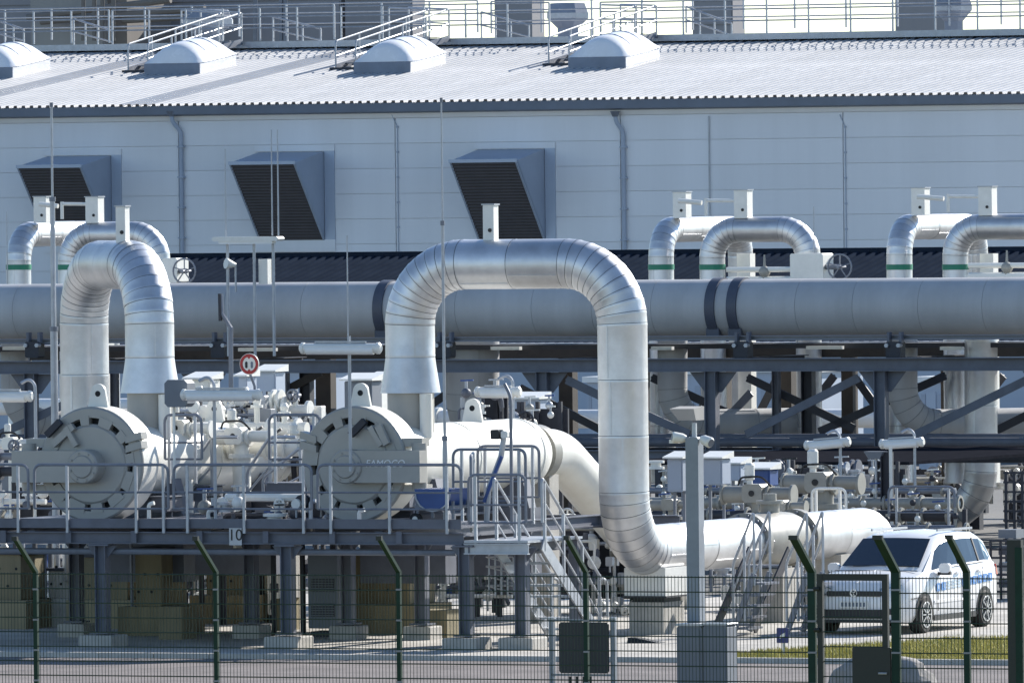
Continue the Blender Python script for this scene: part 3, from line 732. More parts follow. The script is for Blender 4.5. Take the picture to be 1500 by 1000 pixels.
# ================================================================== RECEIVER PLATFORM
VP = 164.4
ZD = zz(771, VP)                       # deck level
plat = thing('service_platform', 'blue grey steel service platform on columns below the two vessels', 'platform', (uu(420, VP), VP, 0))
pu0, pu1 = uu(-120, VP), uu(676, VP)
zbm = zz(798, VP)
MB().ibeam((pu0, VP, (ZD + zbm) / 2 - .05), (pu1, VP, (ZD + zbm) / 2 - .05), ZD - zbm - .1, .16, .02, .012, side=(0, 0, 1)).build('edge_beam', 'steel', plat, smooth=0)
MB().box((pu0, VP - .1, ZD - .04), (pu1, VP - .09, ZD + .12)).build('toe_board', 'steel', plat)
VPB = 173.5
MB().ibeam((pu0, VPB, zbm + .1), (pu1, VPB, zbm + .1), .22, .16, .02, .012, side=(0, 0, 1)).build('rear_beam', 'steel', plat, smooth=0)
dk = None
k = 0
while pu0 + k * 1.0 < pu1 - .5:
    u = pu0 + k * 1.0
    if dk is None: dk = MB().box((u, VP - .08, ZD - .035), (u + .99, VP + 3, ZD)).build('deck_panel', 'steel', plat)
    else: dup(dk, (k * 1.0, 0, 0), plat)
    if u < pu1 - 3.9: MB().box((u, VP + 3.01, ZD - .035), (u + .99, VPB, ZD)).build('deck_panel', 'steel', plat)
    k += 1
MB().cyl((pu0, VP + .15, zz(810, VP)), (pu1 - .2, VP + .15, zz(810, VP)), .055, n=10).build('drain_pipe', 'galv_dark', plat)
k = 0
while pu0 + .4 + k * 1.22 < pu1:
    u = pu0 + .4 + k * 1.22
    MB().cbox((u, VP - .1, zbm + .12), (.1, .03, .2)).build('splice_plate', 'steel', plat); k += 1
def column(x, V, ztop, m='steel', pad=(.62, .62, .22), hw=.2):
    u = uu(x, V, 850)
    c = MB().ibeam((u, V, pad[2]), (u, V, ztop), hw, hw, .018, .012, side=(1, 0, 0)).build('column', m, plat, smooth=0)
    MB().cbox((u, V, pad[2] + .015), (hw + .14, hw + .14, .03)).build('base_plate', m, c)
    MB().cbox((u, V, ztop - .02), (hw + .16, hw + .1, .03)).build('cap_plate', m, c)
    for sx in (-1, 1): MB().prism([(u + sx * hw / 2, V - .01, ztop - .03), (u + sx * (hw / 2 + .18), V - .01, ztop - .03), (u + sx * hw / 2, V - .01, ztop - .25)], (0, .02, 0)).build('knee_plate', m, c)
    pd = MB().cbox((u, V, pad[2] / 2 - .02), pad, .02).build('footing', 'concrete', plat)
for x in (-110, 150, 422, 683): column(x, VP + .05, zbm)
column(765, VP + .3, zz(800, VP), hw=.2)
for x in (112, 368, 510, 618): column(x, VP + 3.6, zbm, pad=(.5, .5, .25))
for x in (-60, 112, 368, 618): MB().ibeam((uu(x, VP + 1.8), VP, zbm + .12), (uu(x, VP + 1.8), VPB, zbm + .12), .2, .14, side=(0, 0, 1)).build('cross_beam', 'steel', plat, smooth=0)
# number plate on the edge beam
a = q(336, 798, VP - .12); b = q(354, 773, VP - .12)
npl = MB().box((a.x, VP - .125, a.z), (b.x, VP - .11, b.z)).build('number_plate', 'galv', plat)
text('number', '10', .27, ((a.x + b.x) / 2, VP - .127, (a.z + b.z) / 2 + .02), 'black', npl)
# concrete piers that carry the vessels
piers = ((122, 186, 816, 171.5, 'concrete_ochre'), (198, 236, 806, 168.8, 'concrete_ochre'), (-20, 30, 812, 171, 'concrete_ochre'), (302, 360, 812, 173.8, 'concrete_ochre'), (516, 600, 812, 170.2, 'concrete_ochre'), (72, 100, 836, 172, 'concrete'))
plab = ('ochre concrete pier under the left vessel', 'slim ochre concrete pier right of the left vessel', 'ochre concrete pier at the far left edge', 'ochre concrete pier between the vessels', 'massive ochre concrete pier under the lettered vessel', 'short grey concrete pier near the left fence post')
for (x0, x1, yt, V, m), lab in zip(piers, plab):
    a = q(x0, yt, V); b = q(x1, yt, V); t = thing('concrete_pier', lab, 'concrete pier', ((a.x + b.x) / 2, V, 0), 'concrete piers below the platform')
    st_ = MB().cbox(((a.x + b.x) / 2, V + .5, (a.z + .5) / 2), (b.x - a.x, 1.0, a.z - .5), .02).build('stem', m, t)
    MB().cbox(((a.x + b.x) / 2, V + .5, a.z + .03), (b.x - a.x + .1, 1.1, .05)).build('bearing_plate', 'steel_dark', t)
    for k in range(4): MB().cyl((a.x + (b.x - a.x) * (.12 + .25 * k), V - .01, .75 + .3 * (k % 2)), (a.x + (b.x - a.x) * (.12 + .25 * k), V + .02, .75 + .3 * (k % 2)), .025, n=8).build('tie_hole', 'hole', st_)
    MB().box((a.x - .22, V - .25, 0), (b.x + .22, V + 1.25, .5)).build('plinth', m, t)
    MB().tube([(a.x - .06, V - .03, .05), (a.x - .06, V - .03, a.z + .3)], .03, 8).build('conduit', 'galv_dark', t)
for (x0, x1, y0, y1, V, lab) in ((232, 266, 888, 924, 167.2, 'sunlit ochre block beside the left pier'), (612, 655, 893, 930, 168.6, 'pale concrete block below the blue tray'), (405, 418, 876, 920, 171, 'tall pale block behind the second column')):
    a = q(x0, y0, V); b = q(x1, y1, V)
    tag(MB().box((a.x, V, 0), (b.x, V + .6, a.z)).build('concrete_block', 'concrete_ochre', base=(a.x, V, 0)), lab, 'block')

# ---------------- the two vessels with quick-opening doors
def receiver(px, py, V, side, label, letters=None, loopdv=2.35):
    c = q(px, py, V); Ro = .98; rv = .62
    t = thing('pig_receiver', label, 'pressure vessel', (c.x, V, ZD))
    Y = Vector((0, 1, 0))
    # door ring with neck
    ring = MB().lathe(c, Y, [(.16, .78), (0, .80), (0, Ro - .03), (.03, Ro), (.62, Ro), (.66, Ro - .04), (1.15, rv + .04), (1.15, rv - .1)], 56, False).build('door_ring', 'doorgrey', t)
    ring2 = MB().lathe(c, Y, [(.05, Ro + .004), (.60, Ro + .004)], 56, False).build('ring_band', 'cream', t)
    MB().lathe(c + Y * .14, Y, [(0, .0), (0, .82)], 48, False).build('lock_groove', 'hole', t)
    door = MB().lathe(c, Y, [(-.02, .001), (-.02, .64), (.02, .69), (.13, .69)], 48, False).build('door', 'doorgrey', t)
    # locking segments bridge the groove
    mbp = None
    for k in range(12):
        a = 6.28318 * (k + .5) / 12 + .12 * side
        wd = (.075, .09, .11)[k % 3] if math.sin(a) > -.2 else (.1, .13, .15)[k % 3]
        d = Vector((math.cos(a), 0, math.sin(a))); e = Vector((-math.sin(a), 0, math.cos(a)))
        p0, p1 = c + d * .67 + Y * .0, c + d * .83 + Y * .0
        MB().hexa([p0 - e * wd - Y * .012, p0 + e * wd - Y * .012, p1 + e * wd * 1.2 - Y * .012, p1 - e * wd * 1.2 - Y * .012,
                   p0 - e * wd + Y * .12, p0 + e * wd + Y * .12, p1 + e * wd * 1.2 + Y * .12, p1 - e * wd * 1.2 + Y * .12]).build('locking_segment', 'doorgrey', t, smooth=0)
    # hinge arm and boss
    s = side
    arm = MB().box((c.x - s * .1, V - .30, c.z - .30), (c.x + s * 1.36, V - .03, c.z + .24)).build('hinge_arm', 'doorgrey', t, smooth=0)
    MB().lathe(c - Y * .34 - Vector((0, 0, .03)), Y, [(0, .001), (0, .27), (.02, .29), (.32, .29)], 32, False).build('boss', 'doorgrey', arm)
    MB().lathe(c - Y * .37 - Vector((0, 0, .03)), Y, [(0, .001), (0, .18), (.03, .2)], 28, False).build('boss_cap', 'doorgrey', arm)
    for k in range(8):
        a = 6.28318 * k / 8 + .3; p = c + Vector((math.cos(a) * .235, -.36, math.sin(a) * .235 - .03)); MB().cyl(p, p + Y * .03, .022, n=6).build('bolt', 'doorgrey', arm)
    hp = Vector((c.x + s * 1.2, V + .05, c.z))
    MB().cyl(hp - Vector((0, 0, .42)), hp + Vector((0, 0, .36)), .13, n=16).build('hinge_pin', 'doorgrey', t)
    MB().box((c.x + s * .8, V + .05, c.z - .5), (c.x + s * 1.3, V + .35, c.z - .34)).build('hinge_bracket', 'doorgrey', t)
    MB().box((c.x + s * .8, V + .05, c.z + .3), (c.x + s * 1.25, V + .35, c.z + .44)).build('hinge_bracket', 'doorgrey', t)
    # closing lever with clamp
    p = c + Vector((-.42 if s < 0 else .36, -.05, .52))
    lv = MB().bar(p + Vector((-.3 * -s * 1 if s > 0 else -.26, -.02, -.18)), p + Vector((.14, -.02, .14)), .1, .12).build('closing_lever', 'doorgrey', t)
    MB().bar(p + Vector((0, -.03, .12)), p + Vector((.2, -.03, -.2)), .1, .09).build('lever_bracket', 'doorgrey', lv)
    MB().bar(p + Vector((-.36, -.05, -.02)), p + Vector((-.1, -.05, .22)), .1, .11).build('lever_screw', 'steel_dark', lv)
    # wedge plates on the far rim
    for dz in (.2, .36):
        MB().hexa([c + Vector((-s * x, y, dz + zq)) for (x, y, zq) in ((.68, -.04, 0), (.99, -.04, .08), (.99, .2, .08), (.68, .2, 0), (.68, -.04, .12), (.97, -.04, .2), (.97, .2, .2), (.68, .2, .12))]).build('wedge_plate', 'doorgrey', t, smooth=0)
    # vessel shell
    L = 7.2
    MB().lathe(c, Y, [(1.1, rv), (L - .5, rv), (L - .25, rv * .96), (L - .06, rv * .84), (L, rv * .72)], 48, True).build('vessel_shell', 'cream', t)
    for y in (1.16, 3.9, 6.6):
        MB().lathe(c + Y * y, Y, [(0, rv), (0, rv + .012), (.05, rv + .012), (.05, rv)], 48, False).build('weld_seam', 'cream', t)
    # lifting lugs
    for (y, x, base_r) in ((.3, .0, Ro), (4.9, .0, rv)):
        q0 = c + Vector((x, y, base_r - .06)); prof = []
        for k in range(13):
            a = math.pi * k / 12; prof.append(q0 + Vector((.14 * math.cos(a), 0, .3 + .15 * math.sin(a))))
        lg = MB().prism([q0 + Vector((.2, 0, 0))] + prof + [q0 + Vector((-.2, 0, 0))], (0, .06, 0)).build('lifting_lug', 'cream', t)
        MB().cyl(q0 + Vector((0, -.006, .28)), q0 + Vector((0, .0, .28)), .05, n=12).build('lug_hole', 'hole', lg)
    # nozzle up to the loop
    nz = c + Y * loopdv
    MB().lathe(nz + Vector((0, 0, rv - .2)), (0, 0, 1), [(0, .4), (1.0, .4)], 32).build('nozzle', 'doorgrey', t)
    # gauge stub
    MB().cyl(nz + Vector((.42, -.3, .4)), nz + Vector((.42, -.3, 1.15)), .11, n=14).build('vent_stub', 'cream', t)
    # saddles
    for y in (2.0, 5.6):
        MB().prism([c + Vector((x, y, z)) for x, z in ((-.6, -.3), (.6, -.3), (.75, -.9), (-.75, -.9))], (0, .3, 0)).build('saddle', 'steel', t)
        MB().box((c.x - .8, c.y + y - .05, .9), (c.x + .8, c.y + y + .4, c.z - .9)).build('saddle_base', 'steel', t)
    if letters:
        text('lettering', letters, .17, (c.x + s * .72, V - .305, c.z + .02), 'white', arm, .2)
    return t, c, nz
VD = 167.3
rec1, c1, n1 = receiver(133, 680, VD, -1, 'left vessel with big round grey door, hinge arm on its left')
rec2, c2, n2 = receiver(518, 680, VD, 1, 'right vessel with big round grey door and lettered hinge arm', 'FAMOCO')
# inlet pipes behind the vessels: run on, then bend down
for cc, lab in ((c1, 'white pipe leaving the left vessel behind the valves'), (c2, 'white pipe bending down behind the right vessel')):
    e = cc + Vector((0, 7.0, 0)); t = thing('inlet_pipe', lab, 'pipe', (e.x, e.y, 0))
    P = arcpath([e, e + Vector((0, 1.5, 0)), e + Vector((0, 7.0, -2.7))], 1.8, 10)
    MB().tube([p for p, _ in P], .41, 36).build('pipe', 'cream', t)
    MB().lathe(e + Vector((0, .35, 0)), (0, 1, 0), [(0, .41), (0, .5), (.3, .5), (.3, .41)], 36, False).build('flange', 'valve', t)
    MB().box(e + Vector((-.3, .5, -e.z)), e + Vector((.3, .9, -.38))).build('support', 'concrete', t)
# ---------------- large silver loops
def ztop(x, y, V, r): return q(x, y, V).z - r
RL = .425
VL2 = n2.y
b2 = q(915, 808, VL2); zt2 = ztop(760, 350, VL2, RL)
loop2 = thing('large_loop', 'tall silver clad pipe loop rising from the lettered vessel', 'pipe', (b2.x, VL2, 0), 'large silver loops')
zcb = q(605, 575, VL2).z
P2 = clad(loop2, [(n2.x, VL2, zcb + .6), (n2.x, VL2, zt2), (b2.x, VL2, zt2), (b2.x, VL2, b2.z), (b2.x, VL2 + 5.2, b2.z)], RL, 1.02, 10, 1.0)
MB().lathe((n2.x, VL2, zcb), (0, 0, 1), [(0, RL - .1), (0, RL + .09), (.1, RL + .075), (.45, RL + .02), (.6, RL)], 36, False).build('flared_skirt', 'clad', loop2)
bx = q(719, 352, VL2); ventbox(loop2, (bx.x, VL2, zt2 + RL - .03), .2, q(719, 298, VL2).z - zt2 - RL)
e2 = Vector((b2.x, VL2 + 5.2, b2.z))
blk = thing('pipe_pedestal', 'concrete pedestal with steel shoe under the silver pipe bend', 'pedestal', (b2.x, VL2 + 1.3, 0))
MB().box((b2.x - .32, VL2 + .9, 0), (b2.x + .32, VL2 + 1.8, .55)).build('footing', 'concrete', blk)
MB().box((b2.x - .42, VL2 + .8, .63), (b2.x + .42, VL2 + 1.9, .66)).build('base_plate', 'steel_dark', blk)
MB().box((b2.x - .3, VL2 + 1.0, .55), (b2.x + .3, VL2 + 1.7, .63)).build('packing', 'steel_dark', blk)
MB().box((b2.x - .38, VL2 + .85, .66), (b2.x + .38, VL2 + 1.85, b2.z - .3)).build('saddle', 'lampwhite', blk)
V1 = n1.y
zt1 = ztop(213, 352, V1, RL)
dirL = Vector((-2.55, 2.9, 0))
lx = q(123, 450, V1 + 2.6)
back = Vector((lx.x, V1 + 2.6, 0))
loop1 = thing('large_loop', 'tall silver clad pipe loop with two close legs at the left', 'pipe', (n1.x, V1, 0), 'large silver loops')
zcb1 = q(213, 575, V1).z
clad(loop1, [(n1.x, V1, zcb1 + .6), (n1.x, V1, zt1), (back.x, back.y, zt1), (back.x, back.y, .8)], RL, 1.02, 10, 1.0)
MB().lathe((n1.x, V1, zcb1), (0, 0, 1), [(0, RL - .1), (0, RL + .09), (.1, RL + .075), (.45, RL + .02), (.6, RL)], 36, False).build('flared_skirt', 'clad', loop1)
bx = q(180, 356, V1 + .8); ventbox(loop1, (bx.x, V1 + .8, zt1 + RL - .05), .18, q(180, 303, V1).z - zt1 - RL + .05)
# valve and metallic continuation of the silver pipe on the right
t = thing('line_valve', 'large grey line valve in the silver pipe left of the car', 'valve', (e2.x, e2.y, 0))
MB().lathe(e2, (0, 1, 0), [(0, .34), (0, .5), (.18, .5), (.18, .4), (.5, .46), (1.2, .5), (1.9, .46), (2.2, .4), (2.2, .5), (2.42, .5), (2.42, .34)], 36).build('body', 'valve', t)
MB().lathe(e2 + Vector((0, 1.2, .5)), (0, 0, 1), [(-.1, .17), (.12, .17), (.12, .24), (.18, .24), (.18, .12), (.3, .12)], 24).build('bonnet', 'valve', t)
for y in (.11, 2.31):
    for k in range(14):
        a = 6.28318 * k / 14; MB().cyl(e2 + Vector((math.cos(a) * .45, y - .16, math.sin(a) * .45)), e2 + Vector((math.cos(a) * .45, y + .16, math.sin(a) * .45)), .03, n=6).build('bolt', 'galv_dark', t)
MB().box(e2 + Vector((-.4, .8, -e2.z)), e2 + Vector((.4, 1.6, -.5))).build('pedestal', 'concrete', t)
t = thing('outlet_pipe', 'short silver pipe beyond the line valve beside the car', 'pipe', (e2.x, e2.y + 2.5, 0))
clad(t, [e2 + Vector((0, 2.5, 0)), e2 + Vector((0, 6.2, 0)), e2 + Vector((0, 6.2, -1.6))], RL, .8, 7, 1.2)
for y in (3.6,): MB().box(e2 + Vector((-.35, y, -e2.z)), e2 + Vector((.35, y + .5, -.35))).build('support', 'concrete', t)

# ---------------- railings
def railing(name, label, pts, h=1.02, posts=None, mids=(.28, .55), m='galv_dark', r=.026, group=None, roundends=True, postmat='galv'):
    pts = [Vector(p) for p in pts]; Z = Vector((0, 0, 1))
    t = thing(name, label, 'railing', pts[0], group)
    top = [p + Z * h for p in pts]
    if roundends: MB().tube(circ([pts[0] + Z * h * mids[0]] + top + [pts[-1] + Z * h * mids[0]], .14), r, 7).build('top_rail', m, t)
    else: MB().tube(top, r, 7).build('top_rail', m, t)
    for f in mids: MB().tube([p + Z * h * f for p in pts], r * .75, 6).build('mid_rail', m, t)
    if posts is None:
        posts = []
        for i in range(len(pts) - 1):
            L = (pts[i + 1] - pts[i]).length; k = max(1, round(L / 1.0))
            posts += [pts[i] + (pts[i + 1] - pts[i]) * ((j + .12) / (k + .0)) if j == 0 else pts[i] + (pts[i + 1] - pts[i]) * (j / k) for j in range(k)]
        posts.append(pts[-1] + (pts[-2] - pts[-1]).normalized() * .12)
    for p in posts:
        p = Vector(p); MB().bar(p - Z * .12, p + Z * (h - .01), .045, .04).build('post', postmat, t)
    return t
VQ = VP - .14
def fr(x): p = q(x, 771, VQ); return Vector((p.x, VQ, ZD))
GR = 'platform railings'
railing('railing', 'front platform railing stretch cut by the left edge', [fr(-90), fr(42)], posts=[fr(-60), fr(27)], group=GR)
railing('railing', 'front platform railing stretch before the left vessel door', [fr(51), fr(247)], posts=[fr(99), fr(200), fr(240)], group=GR)
railing('railing', 'front platform railing stretch between the two vessel doors', [fr(255), fr(457)], posts=[fr(275), fr(358), fr(445)], group=GR)
railing('railing', 'front platform railing stretch before the right vessel door', [fr(466), fr(676)], posts=[fr(485), fr(571), fr(655)], group=GR)
def bk(x, V, z=None): p = q(x, 700, V); return Vector((p.x, V, ZD if z is None else z))
railing('railing', 'upper rear railing behind the left vessel door', [bk(242, 168.8, ZD + .7), bk(296, 168.8, ZD + .7)], h=1.05, group=GR)
railing('railing', 'upper rear railing left of the right vessel door', [bk(395, 168.8, ZD + .7), bk(470, 168.8, ZD + .7)], h=1.05, group=GR)
railing('railing', 'long rear railing between the two vessels', [bk(235, 173.2, ZD + .55), bk(470, 173.2, ZD + .55)], h=1.1, group=GR, postmat='lampwhite')
railing('railing', 'small railing right of the lettered hinge arm', [bk(664, 167.2), bk(770, 167.2)], h=1.2, group=GR)
railing('railing', 'railing along the vessel side by the stair landing', [bk(690, 165.0), bk(694, 167.0)], h=1.15, group=GR)
railing('railing', 'dark railing beside the vessel end above the stairs', [bk(700, 169.4), bk(790, 169.4)], h=1.2, group=GR)
for (x0, y0, x1, y1, lab) in ((277, 690, 310, 640, 'left of the floodlight post'), (362, 690, 395, 640, 'right of the floodlight post'), (385, 700, 440, 655, 'below the right rear railing')):
    V = 170.5; a, b = q(x0, y0, V), q(x1, y1, V); t = thing('stair_railing', 'short sloping handrail between the vessels, %s' % lab, 'railing', (a.x, V, ZD))
    MB().tube(circ([(a.x, V, ZD), a, b, b + Vector((.5, 0, 0))], .1), .03, 7).build('handrail', 'galv', t)
    MB().bar((b.x, V, ZD), b, .045, .045).build('post', 'galv', t); MB().cyl((a.x, V, (ZD + a.z) / 2), b - Vector((0, 0, .5)), .022, n=6).build('mid_rail', 'galv', t)

# ---------------- stair landing and stairs
ld = thing('stair_landing', 'small landing at the head of the steel stairs', 'platform', (uu(725, VP), VP, 0))
la, lb = q(676, 796, VP), q(775, 796, VP); zl = zz(793, VP)
MB().box((pu1 + .03, VP - .05, zl - .02), (lb.x, VP + 2.2, zl + .02)).build('deck', 'galv', ld)
MB().ibeam((pu1 + .03, VP - .02, zl - .12), (lb.x, VP - .02, zl - .12), .18, .1, side=(0, 0, 1)).build('edge_beam', 'galv', ld, smooth=0)
for x in (700, 740): MB().ibeam((uu(x, VP), VP, zl - .12), (uu(x, VP), VP + 2.1, zl - .12), .16, .1, side=(0, 0, 1)).build('joist', 'steel', ld, smooth=0)
MB().bar((lb.x - .1, VP + 2.1, 0), (lb.x - .1, VP + 2.1, zl), .16, .16).build('rear_post', 'steel', ld)
st = thing('steel_stairs', 'galvanised steel stairs descending from the platform behind the dark board', 'stairs', (lb.x, VP + 2.2, 0))
sU0, sU1 = lb.x - .85, lb.x + .02; sV0, sV1 = VP + .5, VP + 2.9
for u in (sU0, sU1):
    MB().bar((u, sV0, zl - .05), (u, sV1, .05), .03, .22).build('stringer', 'galv', st)
for k in range(1, 9):
    f = k / 9; tr = MB().box((sU0 + .03, sV0 + (sV1 - sV0) * f - .13, (zl - .05) * (1 - f) + .03), (sU1 - .03, sV0 + (sV1 - sV0) * f + .13, (zl - .05) * (1 - f) + .065)).build('tread', 'galv', st)
for u, s_ in ((sU0, 'l'), (sU1, 'r')):
    a, b = Vector((u, sV0, zl)), Vector((u, sV1, .08)); Z = Vector((0, 0, 1))
    MB().tube(circ([a + Z * .3, a + Z * 1.05, b + Z * 1.0, b + Z * 1.0 + Vector((0, .25, -.05)), b + Z * .35 + Vector((0, .25, 0))], .1), .026, 7).build('handrail', 'galv', st)
    MB().cyl(a + Z * .7, b + Z * .66, .018, n=6).build('mid_rail', 'galv', st); MB().cyl(a + Z * .36, b + Z * .33, .018, n=6).build('mid_rail', 'galv', st)
    for f in (.04, .36, .68, .97):
        p = a + (b - a) * f; MB().bar(p - Z * .1, p + Z * 1.02, .045, .045).build('post', 'galv', st)
railing('railing', 'front railing of the stair landing beside the tall thin rod', [Vector((pu1 + .1, VP, zl)), Vector((lb.x - .05, VP, zl))], h=1.1, group=GR)
# lattice under the landing
t = thing('lattice_bracing', 'galvanised lattice bracing below the stair landing', 'bracing', (uu(720, VP + 2.6), VP + 2.6, 0))
for k in range(6):
    a = q(716 + k * 9, 806, VP + 2.6); MB().cyl(a, (a.x, a.y, .8), .018, n=6).build('upright', 'galv', t)
for k in range(4):
    a = q(712, 815 + k * 14, VP + 2.6); b = q(765, 815 + k * 14, VP + 2.6); MB().cyl(a, b, .018, n=6).build('crossbar', 'galv', t)
    MB().cyl(a, b - Vector((0, 0, .16)), .014, n=5).build('diagonal', 'galv', t)

# right hand small stairs with railings over the silver pipe
for (x, yb_, lab) in ((1090, 870, 'left of the fence gate, before the silver pipe'), (1168, 862, 'nearest the gate post, before the silver pipe')):
    V = VP + 6.0
    a = q(x - 16, 880, V); b = q(x + 22, 765, V)
    t = thing('step_over', 'small galvanised step-over stair %s' % lab, 'stairs', (a.x, V, 0), 'step-over stairs')
    for dv in (0, .7):
        o = Vector((0, dv, 0))
        lo = Vector((a.x, V, .25)) + o; hi = Vector((b.x - .1, V, 1.15)) + o
        MB().tube(circ([lo - Vector((0, 0, .0)), lo + Vector((0, 0, .95)), hi + Vector((0, 0, .95)), hi - Vector((0, 0, .3))], .08), .024, 7).build('handrail', 'galv', t)
        MB().cyl(lo + Vector((0, 0, .5)), hi + Vector((0, 0, .5)), .018, n=6).build('mid_rail', 'galv', t)
        MB().bar(lo - Vector((0, 0, .2)), hi - Vector((0, 0, .1)), .04, .1).build('stringer', 'galv_dark', t)
        for f in (.55,): p = lo + (hi - lo) * f; MB().bar(p - Vector((0, 0, .9 * f)), p + Vector((0, 0, .95)), .04, .04).build('post', 'galv', t)
    for k in range(5):
        p = Vector((a.x, V, .1)) + Vector((b.x - a.x - .1, 0, .95)) * (k / 5)
        MB().box(p + Vector((0, .03, 0)), p + Vector((.26, .67, .035))).build('tread', 'galv_dark', t)
a = q(1085, 850, VP + 8.5); t = thing('walkway_steps', 'dark steel steps in shade between the two step-over stairs', 'stairs', (a.x, VP + 8.5, 0))
for k in range(5):
    b = q(1155, 850 + k * 0, VP + 8.5); z = .12 + k * .24
    MB().box((a.x + .2, VP + 7.0 + k * .28, z), (b.x, VP + 7.26 + k * .28, z + .04)).build('tread', 'galv_dark', t)
for u in (a.x + .18, b.x + .02): MB().bar((u, VP + 6.9, .05), (u, VP + 8.5, 1.35), .03, .2).build('stringer', 'steel_dark', t)

# ================================================================== LAMPS, RODS, SIGNS
def tube_lamp(label, x0, x1, y, V, xp, yb, tilt=0., r=.075, m='lampwhite', bend=True):
    a, b = q(x0, y, V), q(x1, y - tilt, V); zb_ = q(xp, yb, V).z
    p = q(xp, y, V); t = thing('floodlight', label, 'lamp', (p.x, V + .1, zb_), 'tubular floodlights on posts')
    MB().cyl(a, b, r, n=16).build('housing', m, t)
    for e, f in ((a, b), (b, a)):
        d = (e - f).normalized(); MB().lathe(e, d, [(0, r + .012), (.05, r + .012), (.08, r * .7)], 16).build('end_cap', m, t)
    MB().cyl(a + Vector((.05, -.02, -.03)), b + Vector((-.05, -.02, -.03)), r * .9, n=12).build('diffuser', 'white', t)
    MB().bar(a + (b - a) * .15 + Vector((0, 0, r + .02)), a + (b - a) * .85 + Vector((0, 0, r + .02)), .06, .03).build('mount_bar', 'galv', t)
    top = Vector((p.x, V + .1, p.z + r + .12))
    pts = [(p.x, V + .1, zb_), top] + ([top + Vector((-.12, 0, .1)), top + Vector((-.26, -.05, .02))] if bend else [])
    MB().tube(circ(pts, .08), .03, 8).build('post', 'galv', t)
    return t
tube_lamp('broad white floodlight before the left leg of the large loop', 446, 552, 510, 166.5, 508, 690, r=.085, bend=False)
tube_lamp('shaded floodlight with grey box right of the close legs', 272, 376, 578, 165.2, 310, 774, r=.085)
tube_lamp('floodlight cut by the left edge beside the tall mast', -40, 42, 580, 176, 48, 700, r=.09)
tube_lamp('floodlight above the right vessel shell', 702, 757, 574, 175, 748, 770, r=.085)
tube_lamp('floodlight on the bent post left of the rack column', 1184, 1240, 652, 200, 1228, 800, tilt=5, r=.085)
tube_lamp('floodlight on the bent post above the car roof', 1294, 1348, 650, 200, 1337, 800, tilt=3, r=.085)
t = thing('junction_box', 'grey curved box on the floodlight left of the round sign', 'box', q(258, 594, 165.4))
a, b = q(243, 596, 165.4), q(276, 556, 165.4); MB().cbox(((a.x + b.x) / 2, 165.5, (a.z + b.z) / 2), (b.x - a.x, .3, b.z - a.z), .06).build('case', 'cabinet', t)
MB().cyl((a.x + .1, 165.5, a.z - 1.2), (a.x + .1, 165.5, a.z), .025, n=6).build('conduit', 'lampwhite', t)
# canopy lamp on the rack top
t = thing('canopy_lamp', 'flat white canopy lamp on posts in front of the second louvred hood', 'lamp', q(372, 412, 217.5))
a, b = q(315, 354, 217.5), q(412, 346, 217.5)
MB().cbox(((a.x + b.x) / 2, 217.5, (a.z + b.z) / 2), (b.x - a.x, .34, .1), .04).build('canopy', 'lampwhite', t)
MB().cbox(((a.x + b.x) / 2, 217.45, (a.z + b.z) / 2 - .08), (b.x - a.x - .3, .2, .06), .02).build('tube', 'white', t)
for x in (333, 372, 400):
    p = q(x, 350, 217.6); MB().cyl((p.x, 217.6, zz(520, 217.6)), (p.x, 217.6, a.z), .035, n=8).build('post', 'galv', t)
for x in (388,): p = q(x, 380, 217.8); MB().cbox((p.x, 217.8, zz(395, 217.8)), (.22, .2, .55)).build('box', 'lampwhite', t)
c = q(345, 388, 217.5); t = thing('small_spotlight', 'small white spotlight left of the canopy posts', 'lamp', c); MB().lathe(c, (-.4, -.5, .1), [(0, .04), (.2, .12), (.24, .12)], 12).build('head', 'lampwhite', t); MB().cyl(c, (c.x, 217.5, zz(425, 217.5)), .025, n=6).build('stem', 'galv', t)
# thin rods
for (x, y0, y1, V, r, lab) in ((648, 145, 330, 165.6, .013, None), (331, 218, 348, 217.6, .02, 'thin lightning rod rising left of the canopy lamp'), (399, 190, 345, 217.6, .02, 'left of two thin rods above the canopy lamp'), (408, 190, 345, 217.6, .022, 'right of two thin rods above the canopy lamp'),
                          (510, 345, 502, 166.5, .016, 'thin rod on the broad white floodlight'), (1193, 303, 420, 224, .016, 'thin rod behind the middle small loop'), (11, 310, 420, 224, .016, 'thin rod at the left edge'), (1017, 620, 650, 143, .012, 'thin rod on the grey pole')):
    if lab is None: continue
    a, b = q(x, y0, V), q(x, y1, V); tag(MB().cyl((b.x, V, b.z), (b.x, V, a.z), r, r * .7, 6).build('lightning_rod', 'galv', base=(b.x, V, b.z)), lab, 'rod', 'thin rods')
def mast(x, ys, V, rs, lab, ybase):
    t = thing('lightning_mast', lab, 'mast', (uu(x, V, 500), V, q(x, ybase, V).z), 'stepped masts'); u = uu(x, V, 500); prev = q(x, ybase, V).z
    for y, r in zip(ys, rs):
        z = q(x, y, V).z; s_ = MB().cyl((u, V, prev), (u, V, z), r, n=10).build('mast_section', 'galv', t)
        MB().lathe((u, V, z - .06), (0, 0, 1), [(0, r + .012), (.08, r + .012)], 10).build('collar', 'galv_dark', s_); prev = z
    return t
mast(79, (480, 290, 152), 172.5, (.065, .045, .02), 'tall stepped mast crossing the left loop', 940)
t = mast(650, (640, 325, 145), 165.6, (.04, .025, .013), 'tall thin mast in front of the large loop leg', 772)
